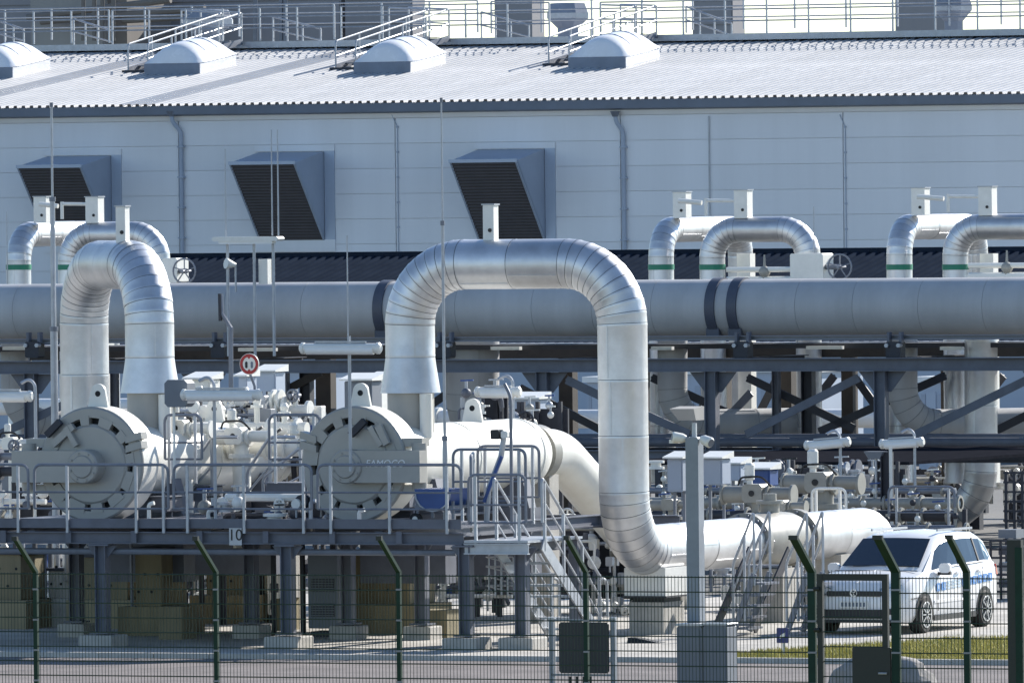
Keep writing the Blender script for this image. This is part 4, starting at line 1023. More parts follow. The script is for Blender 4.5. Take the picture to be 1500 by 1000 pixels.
# green tag arm from the mast
# bent lamp post left of the sign
V = 178
t = thing('bent_post', 'bent grey post standing left of the round sign', 'post', q(338, 720, V))
MB().tube([q(323, 430, V), q(324, 458, V), q(338, 480, V), q(339, 720, V)], .045, 8).build('post', 'galv_dark', t)
MB().bar(q(322, 430, V - .03), q(323, 470, V - .03), .05, .06).build('lamp_head', 'steel_dark', t)
# round traffic sign
V = 177.; c = q(365, 533, V)
t = thing('round_sign', 'round red-rimmed white traffic sign between the vessels', 'sign', q(366, 720, V))
Y = Vector((0, 1, 0)); r = .19
MB().lathe(c, Y, [(0, .001), (0, r), (.02, r)], 36).build('plate', 'lampwhite', t)
MB().lathe(c - Y * .006, Y, [(0, r * .68), (0, r * .95), (.005, r * .95), (.005, r * .68)], 36, False).build('red_ring', 'red', t)
for dx in (-.055, .055):
    MB().cbox(c + Vector((dx, -.005, -.015)), (.045, .006, .12), .015).build('pictogram', 'black' if dx < 0 else 'gutter', t)
for s_ in (1, -1): MB().prism([c + Vector((-.05, -.008, s_ * .15)), c + Vector((.05, -.008, s_ * .15)), c + Vector((0, -.008, s_ * .085))], (0, .004, 0)).build('red_arrow', 'red', t)
MB().tube([c + Vector((0, .05, .1)), c + Vector((0, .05, -.2)), (c.x + .08, V + .05, c.z - .4), (c.x + .08, V + .05, 1)], .025, 8).build('post', 'galv_dark', t)

# ---------------- grey pole and cabinets near the fence
VG = 143.0
p = q(1017, 640, VG)
t = thing('camera_pole', 'tall grey square pole standing on two cabinets', 'pole', (p.x, VG, 0))
hw = .098
MB().cbox((p.x, VG, p.z / 2), (hw * 2, hw * 2, p.z), .02).build('shaft', 'polegrey', t)
MB().box((p.x - .03, VG - .015, p.z), (p.x + .03, VG + .03, p.z + .2)).build('spike', 'galv', t)
for dx, ax in ((-.12, (-1, -.6, .15)), (.12, (1, -.4, -.35))):
    hc = Vector((p.x + dx, VG - .02, p.z - .02)); h = MB().lathe(hc, ax, [(0, .045), (.05, .07), (.18, .08), (.2, .06)], 14).build('loudspeaker', 'lampwhite', t)
    MB().lathe(hc + Vector(ax).normalized() * .2, ax, [(0, .001), (.003, .058)], 14, False).build('grille', 'galv_dark', h)
MB().cbox((p.x - .3, VG, p.z - .06), (.14, .1, .05)).build('camera', 'lampwhite', t)
for (x0, x1, yt, lab, m) in ((990, 1029, 916, 'left grey cabinet at the foot of the tall pole', 'cabinet'), (1029, 1066, 915, 'right grey cabinet with sunlit side at the pole foot', 'cabinet')):
    V = VG - .45; a = q(x0, yt, V); b = q(x1, yt, V); t = thing('street_cabinet', lab, 'cabinet', ((a.x + b.x) / 2, V, 0), 'cabinets at the pole foot')
    MB().cbox(((a.x + b.x) / 2, V + .17, a.z / 2), (b.x - a.x - .02, .34, a.z), .03).build('case', m, t)
    MB().cbox(((a.x + b.x) / 2, V - .006, a.z / 2 + .05), (b.x - a.x - .08, .012, a.z - .2), .02).build('door', m, t)
    MB().cbox(((a.x + b.x) / 2, V + .17, a.z + .015), (b.x - a.x + .02, .38, .03), .01).build('lid', 'galv', t)
# dark board on two posts
V = 142.; a = q(820, 985, V); b = q(891, 911, V)
t = thing('notice_board', 'dark notice board on two grey posts behind the fence', 'sign', ((a.x + b.x) / 2, V, 0))
MB().cbox(((a.x + b.x) / 2, V, (a.z + b.z) / 2), (b.x - a.x, .05, b.z - a.z), .03).build('panel', 'board', t)
for x in (808, 898):
    p = q(x, 906, V + .05); MB().bar((p.x, V + .06, 0), (p.x, V + .06, p.z), .07, .07).build('post', 'polegrey', t)
    MB().cbox((p.x, V + .06, p.z + .01), (.09, .09, .03)).build('post_cap', 'galv', t)
for y in (908, 988): z = q(850, y, V).z; MB().bar((q(806, y, V).x, V + .04, z), (q(900, y, V).x, V + .04, z), .03, .03).build('crossbar', 'polegrey', t)
for k in range(4): p = q(835 + k * 10, 990, V); MB().cyl((p.x, V, 0), (p.x, V, p.z), .02, n=6).build('cable', 'black', t)
# small blue sign, manhole wedge
V = VK + 1.5; a, b = q(1138, 941, V), q(1155, 919, V)
t = thing('blue_sign', 'small square blue sign with white pictogram on the pale yard', 'sign', ((a.x + b.x) / 2, V, 0))
MB().cbox(((a.x + b.x) / 2, V, (a.z + b.z) / 2), (b.x - a.x, .02, b.z - a.z), .01).build('plate', 'navy', t)
MB().hexa([Vector(((a.x + b.x) / 2 + x, V - .014 + y, (a.z + b.z) / 2 + z)) for x, y, z in ((-.05, 0, -.05), (.05, 0, -.01), (.05, .003, -.01), (-.05, .003, -.05), (-.04, 0, 0), (.05, 0, .05), (.05, .003, .05), (-.04, .003, 0))]).build('pictogram', 'white', t)
MB().cyl(((a.x + b.x) / 2, V + .03, 0), ((a.x + b.x) / 2, V + .03, b.z - .05), .02, n=6).build('post', 'galv', t)
c = g(918, 942); tag(MB().prism([c, c + Vector((.6, .1, 0)), c + Vector((.12, .1, .09)), c + Vector((0, .05, .1))], (0, .25, 0)).build('wheel_chock', 'black', base=c, smooth=0), 'black wedge lying on the pale yard behind the board', 'wedge')

# ================================================================== VALVES AND EQUIPMENT BEHIND
def act_valve(name, label, x, y, V, s, cap=True, m='valve', base_z=0., wheel=False, grp=None):
    c = q(x, y, V); t = thing(name, label, 'valve', (c.x, V, base_z), grp)
    MB().cyl(c + Vector((-.75 * s, 0, 0)), c + Vector((.2 * s, 0, 0)), .17 * s, n=18).build('actuator', m, t)
    MB().cyl(c + Vector((.2 * s, 0, .02 * s)), c + Vector((.72 * s, 0, .02 * s)), .125 * s, n=18).build('spring_case', m, t)
    for xx in (-.77, .2, .7): MB().lathe(c + Vector((xx * s, 0, 0)), (1, 0, 0), [(0, .2 * s), (.05 * s, .2 * s)], 18).build('flange', m, t)
    MB().cbox(c + Vector((-.05 * s, -.05, .03 * s)), (.42 * s, .44 * s, .36 * s), .06 * s).build('gearbox', m, t)
    MB().cyl(c + Vector((-.05 * s, -.29 * s, .03 * s)), c + Vector((-.05 * s, -.26 * s, .03 * s)), .06 * s, n=12).build('indicator', 'black', t)
    MB().lathe((c.x + .02, V, base_z), (0, 0, 1), [(0, .2 * s), (max(.1, c.z - base_z - .45 * s), .2 * s), (max(.12, c.z - base_z - .45 * s), .28 * s), (max(.2, c.z - base_z - .36 * s), .28 * s), (max(.2, c.z - base_z - .36 * s), .17 * s), (c.z - base_z, .17 * s)], 18).build('bonnet', m, t)
    if cap:
        MB().lathe(c + Vector((-.2 * s, 0, .2 * s)), (0, 0, 1), [(0, .06 * s), (.08 * s, .06 * s), (.1 * s, .1 * s), (.38 * s, .1 * s), (.42 * s, .06 * s)], 14).build('limit_switch', 'lampwhite', t)
        MB().tube(circ([c + Vector((-.4 * s, -.1, .18 * s)), c + Vector((-.35 * s, -.1, .34 * s)), c + Vector((.1 * s, -.1, .36 * s)), c + Vector((.3 * s, -.1, .16 * s))], .1), .02, 6).build('impulse_pipe', 'black', t)
    if wheel: handwheel(t, c + Vector((.1 * s, -.4 * s, -.05)), .22 * s, 'lampwhite')
    return t
VA = 188.
GV = 'actuated valves behind the silver pipe'
act_valve('actuated_valve', 'beige actuated valve nearest the grey pole', 1112, 724, VA, .95, grp=GV)
act_valve('actuated_valve', 'beige actuated valve with long spring case nearer the rack column', 1206, 708, VA + 3, 1.05, grp=GV)
act_valve('actuated_valve', 'low beige valve on top of the line valve', 1148, 742, VA - 4, .6, False, grp=GV)
act_valve('actuated_valve', 'beige valve partly hidden behind the tall silver leg', 985, 740, VA + 2, .6, False, grp=GV)
GC = 'instrument cabinets behind the pipes'
def cab(label, x0, x1, y0, y1, V, m='cabinet', zb_=None, win=False):
    a, b = q(x0, y1, V), q(x1, y0, V); t = thing('instrument_cabinet', label, 'cabinet', ((a.x + b.x) / 2, V, 0), GC)
    MB().cbox(((a.x + b.x) / 2, V + .2, (a.z + b.z) / 2), (b.x - a.x, .4, b.z - a.z), .02).build('case', m, t)
    MB().cbox(((a.x + b.x) / 2, V - .01, (a.z + b.z) / 2), ((b.x - a.x) * .85, .02, (b.z - a.z) * .88), .01).build('door', m, t)
    MB().hexa([(a.x - .05, V - .12, b.z + .01), (b.x + .05, V - .12, b.z + .01), (b.x + .05, V + .45, b.z + .01), (a.x - .05, V + .45, b.z + .01), (a.x - .05, V - .12, b.z + .04), (b.x + .05, V - .12, b.z + .04), (b.x + .05, V + .45, b.z + .14), (a.x - .05, V + .45, b.z + .14)]).build('hood', 'lampwhite', t)
    for u in (a.x + .06, b.x - .06): MB().bar((u, V + .2, 0), (u, V + .2, a.z), .05, .05).build('leg', 'galv_dark', t)
    if win: MB().box((a.x + .05, V - .03, b.z - .3), (b.x - .05, V - .021, b.z - .08)).build('window', 'blue', t)
cab('pale cabinet just left of the grey pole', 978, 1000, 672, 720, VA + 1, 'hood')
cab('pale cabinet just right of the grey pole', 1030, 1058, 672, 710, VA + 1, 'hood')
cab('blue panel between the two beige valve caps', 1095, 1128, 688, 712, VA + 5, 'blue')
cab('blue panel behind the cabinet left of the pole', 990, 1008, 690, 708, VA + 4, 'blue')
cab('pale blue cabinet behind the left beige valve', 1064, 1085, 680, 704, VA + 6, 'paleblue')
cab('white cabinet left of the round sign post', 275, 308, 556, 612, 178, 'lampwhite')
cab('pale blue cabinet below the round sign', 350, 362, 552, 590, 180, 'paleblue')
cab('tall pale blue cabinet right of the round sign', 376, 404, 545, 590, 182, 'paleblue')
cab('white cabinet between vessel door and nozzle', 541, 556, 556, 612, 176, 'lampwhite')
cab('grey cabinet above the right vessel door', 505, 545, 558, 605, 172.5, 'cabinet')
cab('pale equipment box behind the right vessel end', 720, 790, 585, 660, 186, 'paleblue')
cab('grey switch box at the rack foot left edge', -20, 30, 690, 720, 180, 'cabinet')
# horizontal pipework at low level: many small lines, each on its own
rnd = random.Random(3)
lowlab = ('lowest', 'second lowest', 'third', 'fourth', 'fifth', 'topmost')
for k in range(4):
    V = 192 + k * 2.0; y = 772 - k * 18; a = q(945, y, V); b = q(1400, y, V); r = rnd.choice((.06, .08, .11))
    t = thing('service_pipe', '%s of the thin service pipes behind the silver pipe' % lowlab[k], 'pipe', (a.x, V, a.z), 'service pipes at low level')
    MB().cyl(a, (b.x, V, a.z), r, n=12).build('pipe', ('galv_dark', 'steel_dark', 'valve')[k % 3], t)
    u = a.x + .4
    while u < b.x:
        h = rnd.uniform(.2, .42)
        st_ = MB().cyl((u, V, a.z), (u, V, a.z + h), .03, n=8).build('branch', 'valve', t)
        MB().sphere((u, V, a.z + h * .6), .065, 8, 6).build('valve_ball', ('lampwhite', 'cream', 'steel_dark')[rnd.randrange(3)], st_)
        if rnd.random() < .6: MB().bar((u - .1, V - .02, a.z + h), (u + .14, V - .02, a.z + h + .02), .03, .03).build('lever', ('lampwhite', 'galv', 'blue')[rnd.randrange(3)], st_)
        MB().lathe((u + .2, V, a.z), (1, 0, 0), [(0, r), (0, r + .05), (.05, r + .05), (.05, r)], 12, False).build('flange', 'valve', t)
        if rnd.random() < .5: MB().bar((u + .33, V, 0), (u + .33, V, a.z - r), .08, .08).build('stanchion', 'steel_dark', t)
        u += rnd.uniform(.42, .8)
# the same between and below the vessels
for k, (V, y, x0, x1, m) in enumerate(((171.5, 655, 215, 440, 'cream'), (172.6, 628, 225, 450, 'cream'), (174, 600, 235, 455, 'lampwhite'), (176, 668, -40, 60, 'galv_dark'), (176.8, 690, -40, 60, 'steel_dark'), (178, 850, -60, 500, 'galv_dark'), (178.8, 830, -60, 700, 'steel_dark'), (176.4, 872, 270, 420, 'galv'), (178, 862, 600, 760, 'galv'), (179, 835, 640, 780, 'lampwhite'))):
    a = q(x0, y, V); b = q(x1, y, V); r = (.16, .12, .09, .07, .09, .08, .1, .05, .07, .06)[k]
    lab = ('thick cream manifold between the vessels', 'middle cream manifold between the vessels', 'upper white manifold between the vessels', 'grey pipe behind the left hinge arm', 'dark pipe below the left hinge arm', 'grey pipe in shade under the platform', 'dark pipe high under the platform', 'galvanised pipe low between the piers', 'galvanised pipe beneath the stair landing', 'white pipe beneath the stair landing')[k]
    t = thing('manifold_pipe', lab, 'pipe', (a.x, V, a.z)); MB().cyl(a, (b.x, V, a.z), r, n=14).build('pipe', m, t)
    u = a.x + .3; j = 0
    while u < b.x - .1:
        h = rnd.uniform(.18, .4); kk = rnd.random(); j += 1
        st_ = MB().cyl((u, V - .02, a.z), (u, V - .02, a.z + h), .035 + r * .15, n=8).build('branch', 'cream' if k < 3 else 'valve', t)
        if kk < .45: MB().lathe((u, V - .02, a.z + h), (0, 0, 1), [(0, .05), (0, .11), (.05, .11), (.05, .06), (.14, .08), (.2, .04)], 12).build('valve_body', 'cream' if k < 3 else 'valve', st_)
        elif kk < .75: handwheel(st_, (u, V - .14, a.z + h * .7), .1, 'galv_dark')
        else: MB().bar((u - .12, V - .03, a.z + h * .5), (u + .16, V - .03, a.z + h), .04, .04).build('lever', 'steel_dark', st_)
        MB().lathe((u + .22, V, a.z), (1, 0, 0), [(0, r), (0, r + .07), (.06, r + .07), (.06, r)], 14, False).build('flange', m, t)
        if y > 800 and j % 3 == 0: MB().bar((u + .3, V, 0), (u + .3, V, a.z), .07, .07).build('stanchion', 'steel_dark', t)
        u += rnd.uniform(.36, .7)
# big cream valves in line with the left vessel
for (x, y, V, s, lab) in ((268, 628, 170.2, .75, 'cream motor valve right behind the left vessel door'), (352, 640, 171, .8, 'cream motor valve midway between the vessels'), (415, 622, 175, .7, 'white motor valve left of the right vessel door'), (20, 650, 178, .6, 'small valve seen left of the left vessel door')):
    act_valve('motor_valve', lab, x, y, V, s, True, 'cream', ZD - .6, grp='motor valves near the vessels')
for (x0, x1, y, V, lab) in ((222, 245, 728, 168.6, 'dark box under the left vessel shell'), (232, 305, 712, 170.5, 'blue grey skid box below the cream manifold'), (390, 450, 708, 169.6, 'blue grey tray box left of the right vessel door'), (475, 600, 722, 168.6, 'blue grey tray beneath the right vessel door'), (500, 560, 745, 169.6, 'grey drip pan under the right vessel')):
    a, b = q(x0, y, V), q(x1, y + 22, V); t = thing('skid_box', lab, 'box', (a.x, V, ZD)); MB().cbox(((a.x + b.x) / 2, V + .3, (a.z + b.z) / 2), (b.x - a.x, .6, a.z - b.z), .02).build('case', 'steel', t)
    for u in (a.x + .08, b.x - .08): MB().bar((u, V + .3, ZD), (u, V + .3, b.z), .06, .06).build('leg', 'steel', t)
    MB().cbox(((a.x + b.x) / 2, V + .3, a.z + .01), (b.x - a.x + .06, .66, .02)).build('rim', 'galv_dark', t)


for (x0, x1, y0, y1, V, lab) in ((452, 494, 812, 926, 168.6, 'dark grey louvred cabinet under the platform beside the massive pier'), (392, 412, 830, 880, 174, 'pale cabinet in sun under the platform middle')):
    a, b = q(x0, y1, V), q(x1, y0, V); t = thing('switch_cabinet', lab, 'cabinet', ((a.x + b.x) / 2, V, 0))
    MB().cbox(((a.x + b.x) / 2, V + .25, (b.z + .1) / 2 + .05), (b.x - a.x, .5, b.z - .1), .02).build('case', 'cabinet' if x0 > 420 else 'lampwhite', t)
    MB().box((a.x + .03, V + .02, 0), (b.x - .03, V + .48, .1)).build('plinth', 'steel_dark', t)
    for zf2 in (.25, .55):
        lv = MB().box((a.x + .06, V - .012, b.z * zf2), (b.x - .06, V - .003, b.z * (zf2 + .16))).build('louvre', 'steel_dark', t)
        for k in range(5): z = b.z * (zf2 + .015 + .03 * k); MB().bar((a.x + .07, V - .018, z), (b.x - .07, V - .018, z), .015, .012).build('louvre_blade', 'galv_dark', lv)
# dense small-bore skids: pipes, valves, boxes, each skid one thing
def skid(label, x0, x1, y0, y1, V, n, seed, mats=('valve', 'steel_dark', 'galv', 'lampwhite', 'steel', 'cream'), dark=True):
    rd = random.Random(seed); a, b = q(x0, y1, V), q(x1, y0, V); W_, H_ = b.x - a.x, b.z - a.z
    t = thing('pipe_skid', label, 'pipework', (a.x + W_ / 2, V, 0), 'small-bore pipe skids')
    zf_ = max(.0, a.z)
    if dark: MB().box((a.x, V + 1.3, zf_), (b.x, V + 1.36, b.z - H_ * .12)).build('shade_sheet', 'steel_dark', t)  # dark sheet added behind the pipework to stand in for shade
    for k in range(4):
        u = a.x + W_ * (k + .5) / 4 + rd.uniform(-.2, .2); MB().bar((u, V + 1.2, 0), (u, V + 1.2, b.z), .07, .07).build('frame_post', 'steel_dark', t)
    for k in range(max(3, n // 6)):
        z = a.z + H_ * rd.uniform(.1, .95); u0 = a.x + W_ * rd.uniform(0, .4); u1 = b.x - W_ * rd.uniform(0, .4); v = V + rd.uniform(0, 1.1)
        pts = [(u0, v, z), (u1, v, z)]
        if rd.random() < .6: pts = [(u0, v, max(.05, z - H_ * rd.uniform(.2, .6)))] + pts
        if rd.random() < .6: pts = pts + [(u1, v + rd.uniform(-.3, .3), max(.05, z - H_ * rd.uniform(.2, .6)))]
        MB().tube(circ(pts, .12), rd.choice((.025, .035, .05, .07)), 8).build('pipe', rd.choice(mats), t)
    for k in range(n):
        u = a.x + W_ * rd.random(); v = V + rd.uniform(-.1, 1.0); z = a.z + H_ * rd.uniform(.08, .95); m = rd.choice(mats); w_ = rd.random(); sz = rd.uniform(.05, .13)
        if w_ < .22:
            vb = MB().sphere((u, v, z), sz, 10, 7).build('valve_body', m, t)
            MB().cyl((u, v, z), (u, v, z + sz * 2.4), sz * .3, n=7).build('stem', 'galv', vb); MB().bar((u - sz, v - .02, z + sz * 2.4), (u + sz * 1.6, v - .02, z + sz * 2.5), .03, .03).build('lever', rd.choice(('lampwhite', 'blue', 'galv', 'black')), vb)
        elif w_ < .42:
            ax = rd.choice(((1, 0, 0), (0, 0, 1), (0, 1, 0))); MB().lathe((u, v, z), ax, [(0, sz), (0, sz * 1.6), (.05, sz * 1.6), (.05, sz), (.12, sz), (.12, sz * 1.6), (.17, sz * 1.6), (.17, sz)], 12).build('flange_pair', m, t)
        elif w_ < .58:
            bx_ = MB().cbox((u, v, z), (sz * 2.2, sz * 1.6, sz * 2.8), .015).build('transmitter', rd.choice(('lampwhite', 'cabinet', 'blue', 'galv')), t); MB().cyl((u, v, z - sz * 3.2), (u, v, z - sz * 1.4), .02, n=6).build('tubing', 'galv', bx_)
        elif w_ < .72:
            gg = MB().lathe((u, v - .1, z), (0, 1, 0), [(0, .001), (0, sz * .9), (.05, sz)], 14).build('gauge', 'lampwhite', t); MB().cyl((u, v - .07, z - sz * 2.5), (u, v - .07, z - sz * .8), .018, n=6).build('gauge_stem', 'galv', gg)
        elif w_ < .86:
            MB().cyl((u, v, max(.02, z - rd.uniform(.3, .7))), (u, v, z), rd.uniform(.02, .05), n=8).build('riser', m, t)
        else: handwheel(t, (u, v - .05, z), sz * 1.2, rd.choice(('galv_dark', 'lampwhite', 'steel_dark')))
    return t
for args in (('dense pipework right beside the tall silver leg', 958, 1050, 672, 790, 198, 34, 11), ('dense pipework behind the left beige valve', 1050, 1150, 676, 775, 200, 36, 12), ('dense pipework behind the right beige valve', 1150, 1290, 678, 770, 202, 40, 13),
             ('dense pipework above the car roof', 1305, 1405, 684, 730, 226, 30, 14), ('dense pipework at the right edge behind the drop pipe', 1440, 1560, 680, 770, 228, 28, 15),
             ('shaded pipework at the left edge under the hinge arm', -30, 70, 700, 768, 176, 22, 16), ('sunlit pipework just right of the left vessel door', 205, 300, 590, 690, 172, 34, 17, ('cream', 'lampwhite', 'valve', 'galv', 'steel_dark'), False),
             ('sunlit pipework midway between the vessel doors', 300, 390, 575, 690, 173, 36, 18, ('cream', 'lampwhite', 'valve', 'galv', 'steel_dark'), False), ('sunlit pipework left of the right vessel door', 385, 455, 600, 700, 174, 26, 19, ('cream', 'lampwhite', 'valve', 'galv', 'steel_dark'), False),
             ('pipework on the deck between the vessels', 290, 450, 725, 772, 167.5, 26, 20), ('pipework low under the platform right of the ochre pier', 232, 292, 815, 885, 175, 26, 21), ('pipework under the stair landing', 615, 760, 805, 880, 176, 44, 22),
             ('dark pipework behind the stair handrail', 770, 892, 735, 880, 178, 40, 23), ('shaded pipework below the silver pipe bend', 880, 945, 838, 905, 178, 18, 27), ('shaded pipework under the silver pipe behind the step-over stairs', 1050, 1210, 838, 905, 180, 26, 28), ('pipework under the platform at the left edge', -20, 120, 815, 890, 178, 30, 24), ('pipework above the right vessel behind the nozzle', 660, 700, 570, 640, 180, 14, 25), ('sunlit pipework beside the right vessel end', 705, 790, 590, 680, 184, 22, 26)):  # the two skids beneath the silver pipe are added to darken its shade
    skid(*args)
gl = thing('shade_slab', 'dark slab added for shade just below the lower rack beam', 'walkway', (uu(750, 206), 206, 0))  # added slab, there to shade the ground and pipes beneath
zg_ = zz(676, 206); MB().box((uu(880, 206), 206, zg_ - .06), (uu(1330, 206), 218.6, zg_)).build('grating', 'shade_dark', gl)
for x in range(960, 1330, 130): u = uu(x, 206); MB().bar((u, 206.1, 0), (u, 206.1, zg_ - .06), .12, .12).build('post', 'steel_dark', gl)
# bench-like boxes, items standing on deck
for (x, y0, m, lab) in ((305, 748, 'lampwhite', 'thin white stand pipe left on the deck'), (526, 748, 'lampwhite', 'thin white stand pipe before the right vessel'), (218, 738, 'cream', 'bent cream drain pipe below the left vessel'), (455, 735, 'galv', 'grey stand pipe left of the right vessel door')):
    p = q(x, y0, VP + 1); tag(MB().tube(circ([(p.x, VP + 1, ZD), (p.x, VP + 1, p.z), (p.x + .1, VP + 1, p.z + .02)], .05), .035, 8).build('stand_pipe', m, base=(p.x, VP + 1, ZD)), lab, 'pipe')
# blue tipping tray on wheels
V = VP + .55; a, b = q(604, 716, V), q(656, 750, V)
t = thing('tray_trolley', 'blue half-round tray on a small wheeled frame on the deck', 'trolley', ((a.x + b.x) / 2, V, ZD))
cx = (a.x + b.x) / 2 + .05; rr = (b.x - a.x) / 2
mb = MB(); pr = [(cx - rr * 1.05, a.z)]
for k in range(9): th = math.pi * (1 + k / 8); pr.append((cx + rr * math.cos(th), a.z - .05 + rr * .95 * math.sin(th) * 1.05))
pr.append((cx + rr * 1.05, a.z))
mb.prism([(x, V, z) for x, z in pr], (0, .8, 0)).build('tray', 'blue', t)
MB().tube([(x, V - .01, z) for x, z in pr[1:-1]], .016, 6).build('tray_rim', 'galv', t)
MB().cbox((cx, V + .4, ZD + .3), (rr * 2.2, .7, .05)).build('frame', 'galv_dark', t)
for sx in (-1, 1):
    for y in (.1, .7): MB().bar((cx + sx * rr, V + y, ZD + .1), (cx + sx * rr, V + y, a.z - .2), .04, .04).build('leg', 'galv_dark', t)
wl = MB().cyl((cx - rr - .02, V + .03, ZD + .1), (cx - rr - .02, V + .12, ZD + .1), .1, n=16).build('wheel', 'tyre', t)
MB().cyl((cx - rr - .02, V + .02, ZD + .1), (cx - rr - .02, V + .03, ZD + .1), .05, n=12).build('hub', 'cream', wl)
# cctv like instrument on a leaning mast by the vessel end
V = 166.2; t = thing('instrument_mast', 'crooked instrument mast with small camera beside the vessel end', 'mast', bk(712, V))
MB().tube([bk(712, V), q(716, 715, V), q(734, 668, V), q(738, 640, V)], .05, 8).build('mast', 'galv', t)
MB().tube([q(709, 735, V - .06), q(722, 700, V - .06), q(735, 668, V - .06)], .03, 6).build('cable', 'blue', t)
c = q(728, 636, V); MB().cbox(c, (.16, .2, .16), .02).build('camera', 'black', t); MB().cbox(c + Vector((.16, 0, 0)), (.12, .14, .12), .02).build('housing', 'lampwhite', t)
t = thing('bent_rod', 'thin bent rod standing before the right vessel shell', 'rod', bk(748, VP + .6)); MB().tube(circ([bk(749, VP + .6), q(748, 580, VP + .6), q(739, 562, VP + .6)], .12), .03, 7).build('rod', 'galv_dark', t)
# large floodlight over the rack foot
V = 190.; c = q(1008, 606, V); t = thing('area_light', 'square downward floodlight above the grey pole', 'lamp', (c.x, V, 0))
MB().hexa([c + Vector(p) for p in ((-.16, -.1, -.12), (.2, -.1, -.12), (.2, .3, -.12), (-.16, .3, -.12), (-.3, -.2, .1), (.2, -.2, .1), (.2, .3, .14), (-.3, .3, .14))]).build('hood', 'rearlight', t, smooth=0)
MB().cyl((c.x + .1, V + .05, 0), (c.x + .1, V + .05, c.z - .12), .04, n=8).build('post', 'galv_dark', t)
# right column with lit edge plus small floodlight
V = 196.; p = q(1299, 662, V); t = thing('steel_post', 'dark steel post with bright edge above the car roof', 'post', (p.x, V, 0))
MB().ibeam((p.x, V, 0), (p.x, V, p.z), .2, .2, side=(1, 0, 0)).build('shaft', 'steel_dark', t, smooth=0); MB().cyl((p.x + .12, V - .1, 0), (p.x + .12, V - .1, p.z + .1), .035, n=8).build('conduit', 'lampwhite', t)  # white tube puts the post's lit edge into its colour
c = q(1283, 666, V); t = thing('small_floodlight', 'small grey floodlight on a slim post left of the dark post', 'lamp', (c.x, V, 0))
MB().hexa([c + Vector(k) for k in ((-.12, -.1, -.07), (.12, -.1, -.07), (.12, .1, -.07), (-.12, .1, -.07), (-.2, -.14, .07), (.2, -.14, .07), (.2, .14, .07), (-.2, .14, .07))]).build('head', 'cabinet', t, smooth=0); MB().cyl((c.x, V, 0), (c.x, V, c.z - .07), .03, n=8).build('post', 'galv', t)
# grey vessel at the right behind the car roof
V = 194.; a, b = q(1308, 778, V), q(1404, 738, V); zc_ = (a.z + b.z) / 2 - .1
railing('railing', 'railing in front of the grey pipe above the car roof', [Vector((a.x, V - .2, zc_ - .4)), Vector((b.x, V - .2, zc_ - .4))], h=1.1, group='equipment railings')
railing('railing', 'white railing beside the silver pipe end above the car bonnet', [q(1190, 800, 183) , Vector((q(1240, 800, 183).x, 183, q(1190, 800, 183).z))], h=1.05, group='equipment railings', m='lampwhite', postmat='lampwhite')
# dark mesh cage at the right edge
V = 186.; a, b = q(1452, 900, V), q(1540, 792, V)
t = thing('dark_cage', 'dark equipment cage with shelves behind the car tail', 'cage', (a.x, V, 0))
MB().box((a.x, V + .8, 0), (b.x, V + .85, b.z)).build('back_panel', 'steel_dark', t)
for k in range(7):
    u = a.x + (b.x - a.x) * k / 6; MB().bar((u, V, 0), (u, V, b.z), .04, .04).build('upright', 'steel_dark', t)
    z = b.z * (k + 1) / 7; MB().bar((a.x, V, z), (b.x, V, z), .04, .04).build('crossbar', 'steel_dark', t)
for k in range(4): MB().cbox((a.x + .25, V + .4, .3 + k * .3), (.35, .4, .16)).build('case', ('cabinet', 'galv', 'steel')[k % 3], t)
V = 200.; t = thing('lattice_tower', 'dark lattice ladder frame at the right edge above the cage', 'frame', (uu(1480, V), V, 0))
for x in (1474, 1486, 1498, 1510): p = q(x, 690, V); MB().bar((p.x, V, 0), (p.x, V, p.z), .06, .06).build('upright', 'steel_dark', t)
for y in range(692, 800, 14): p, p1 = q(1470, y, V), q(1514, y, V); MB().bar(p, (p1.x, V, p.z), .04, .04).build('rung', 'steel_dark', t)

# ================================================================== CAR
fw = g(1345, 927)
cu = fw.x - .80; cv = fw.y          # left wheels at +u side, front axle at cv; front points to -v
car = thing('parked_car', 'white minivan with blue lettering on its side parked behind the gate', 'car', (cu, cv + 1.3, 0))
def C(x, y, z): return Vector((cu + x, cv + y, z))
# body loft: stations (y, half width, sill z, bonnet/belt z)
stn = [(-.90, .55, .34, .62), (-.86, .74, .26, .72), (-.72, .86, .22, .84), (-.4, .905, .2, .96), (.1, .915, .2, 1.03), (.55, .915, .2, 1.06), (1.4, .92, .2, 1.08), (2.4, .92, .2, 1.11), (3.2, .91, .22, 1.13), (3.45, .88, .28, 1.12), (3.58, .80, .34, 1.06)]
mb = MB(); n = 0
for (y, hw, zs, zb_) in stn:
    ring = [(-hw * .9, zs), (-hw, zs + .12), (-hw, zs + (zb_ - zs) * .55), (-hw * .985, zb_ - .12), (-hw * .93, zb_ - .02), (-hw * .6, zb_ + .015), (0, zb_ + .03)]
    ring = ring + [(-x, z) for x, z in reversed(ring[:-1])]; n = len(ring)
    mb.v += [C(x, y, z) for x, z in ring]
for i in range(len(stn) - 1):
    for k in range(n):
        a = i * n + k; b = i * n + (k + 1) % n; mb.f.append((a, b, b + n, a + n))
mb.f.append(tuple(range(n))); mb.f.append(tuple(range((len(stn) - 1) * n + n - 1, (len(stn) - 1) * n - 1, -1)))
body = mb.build('body', 'carwhite', car, smooth=45)
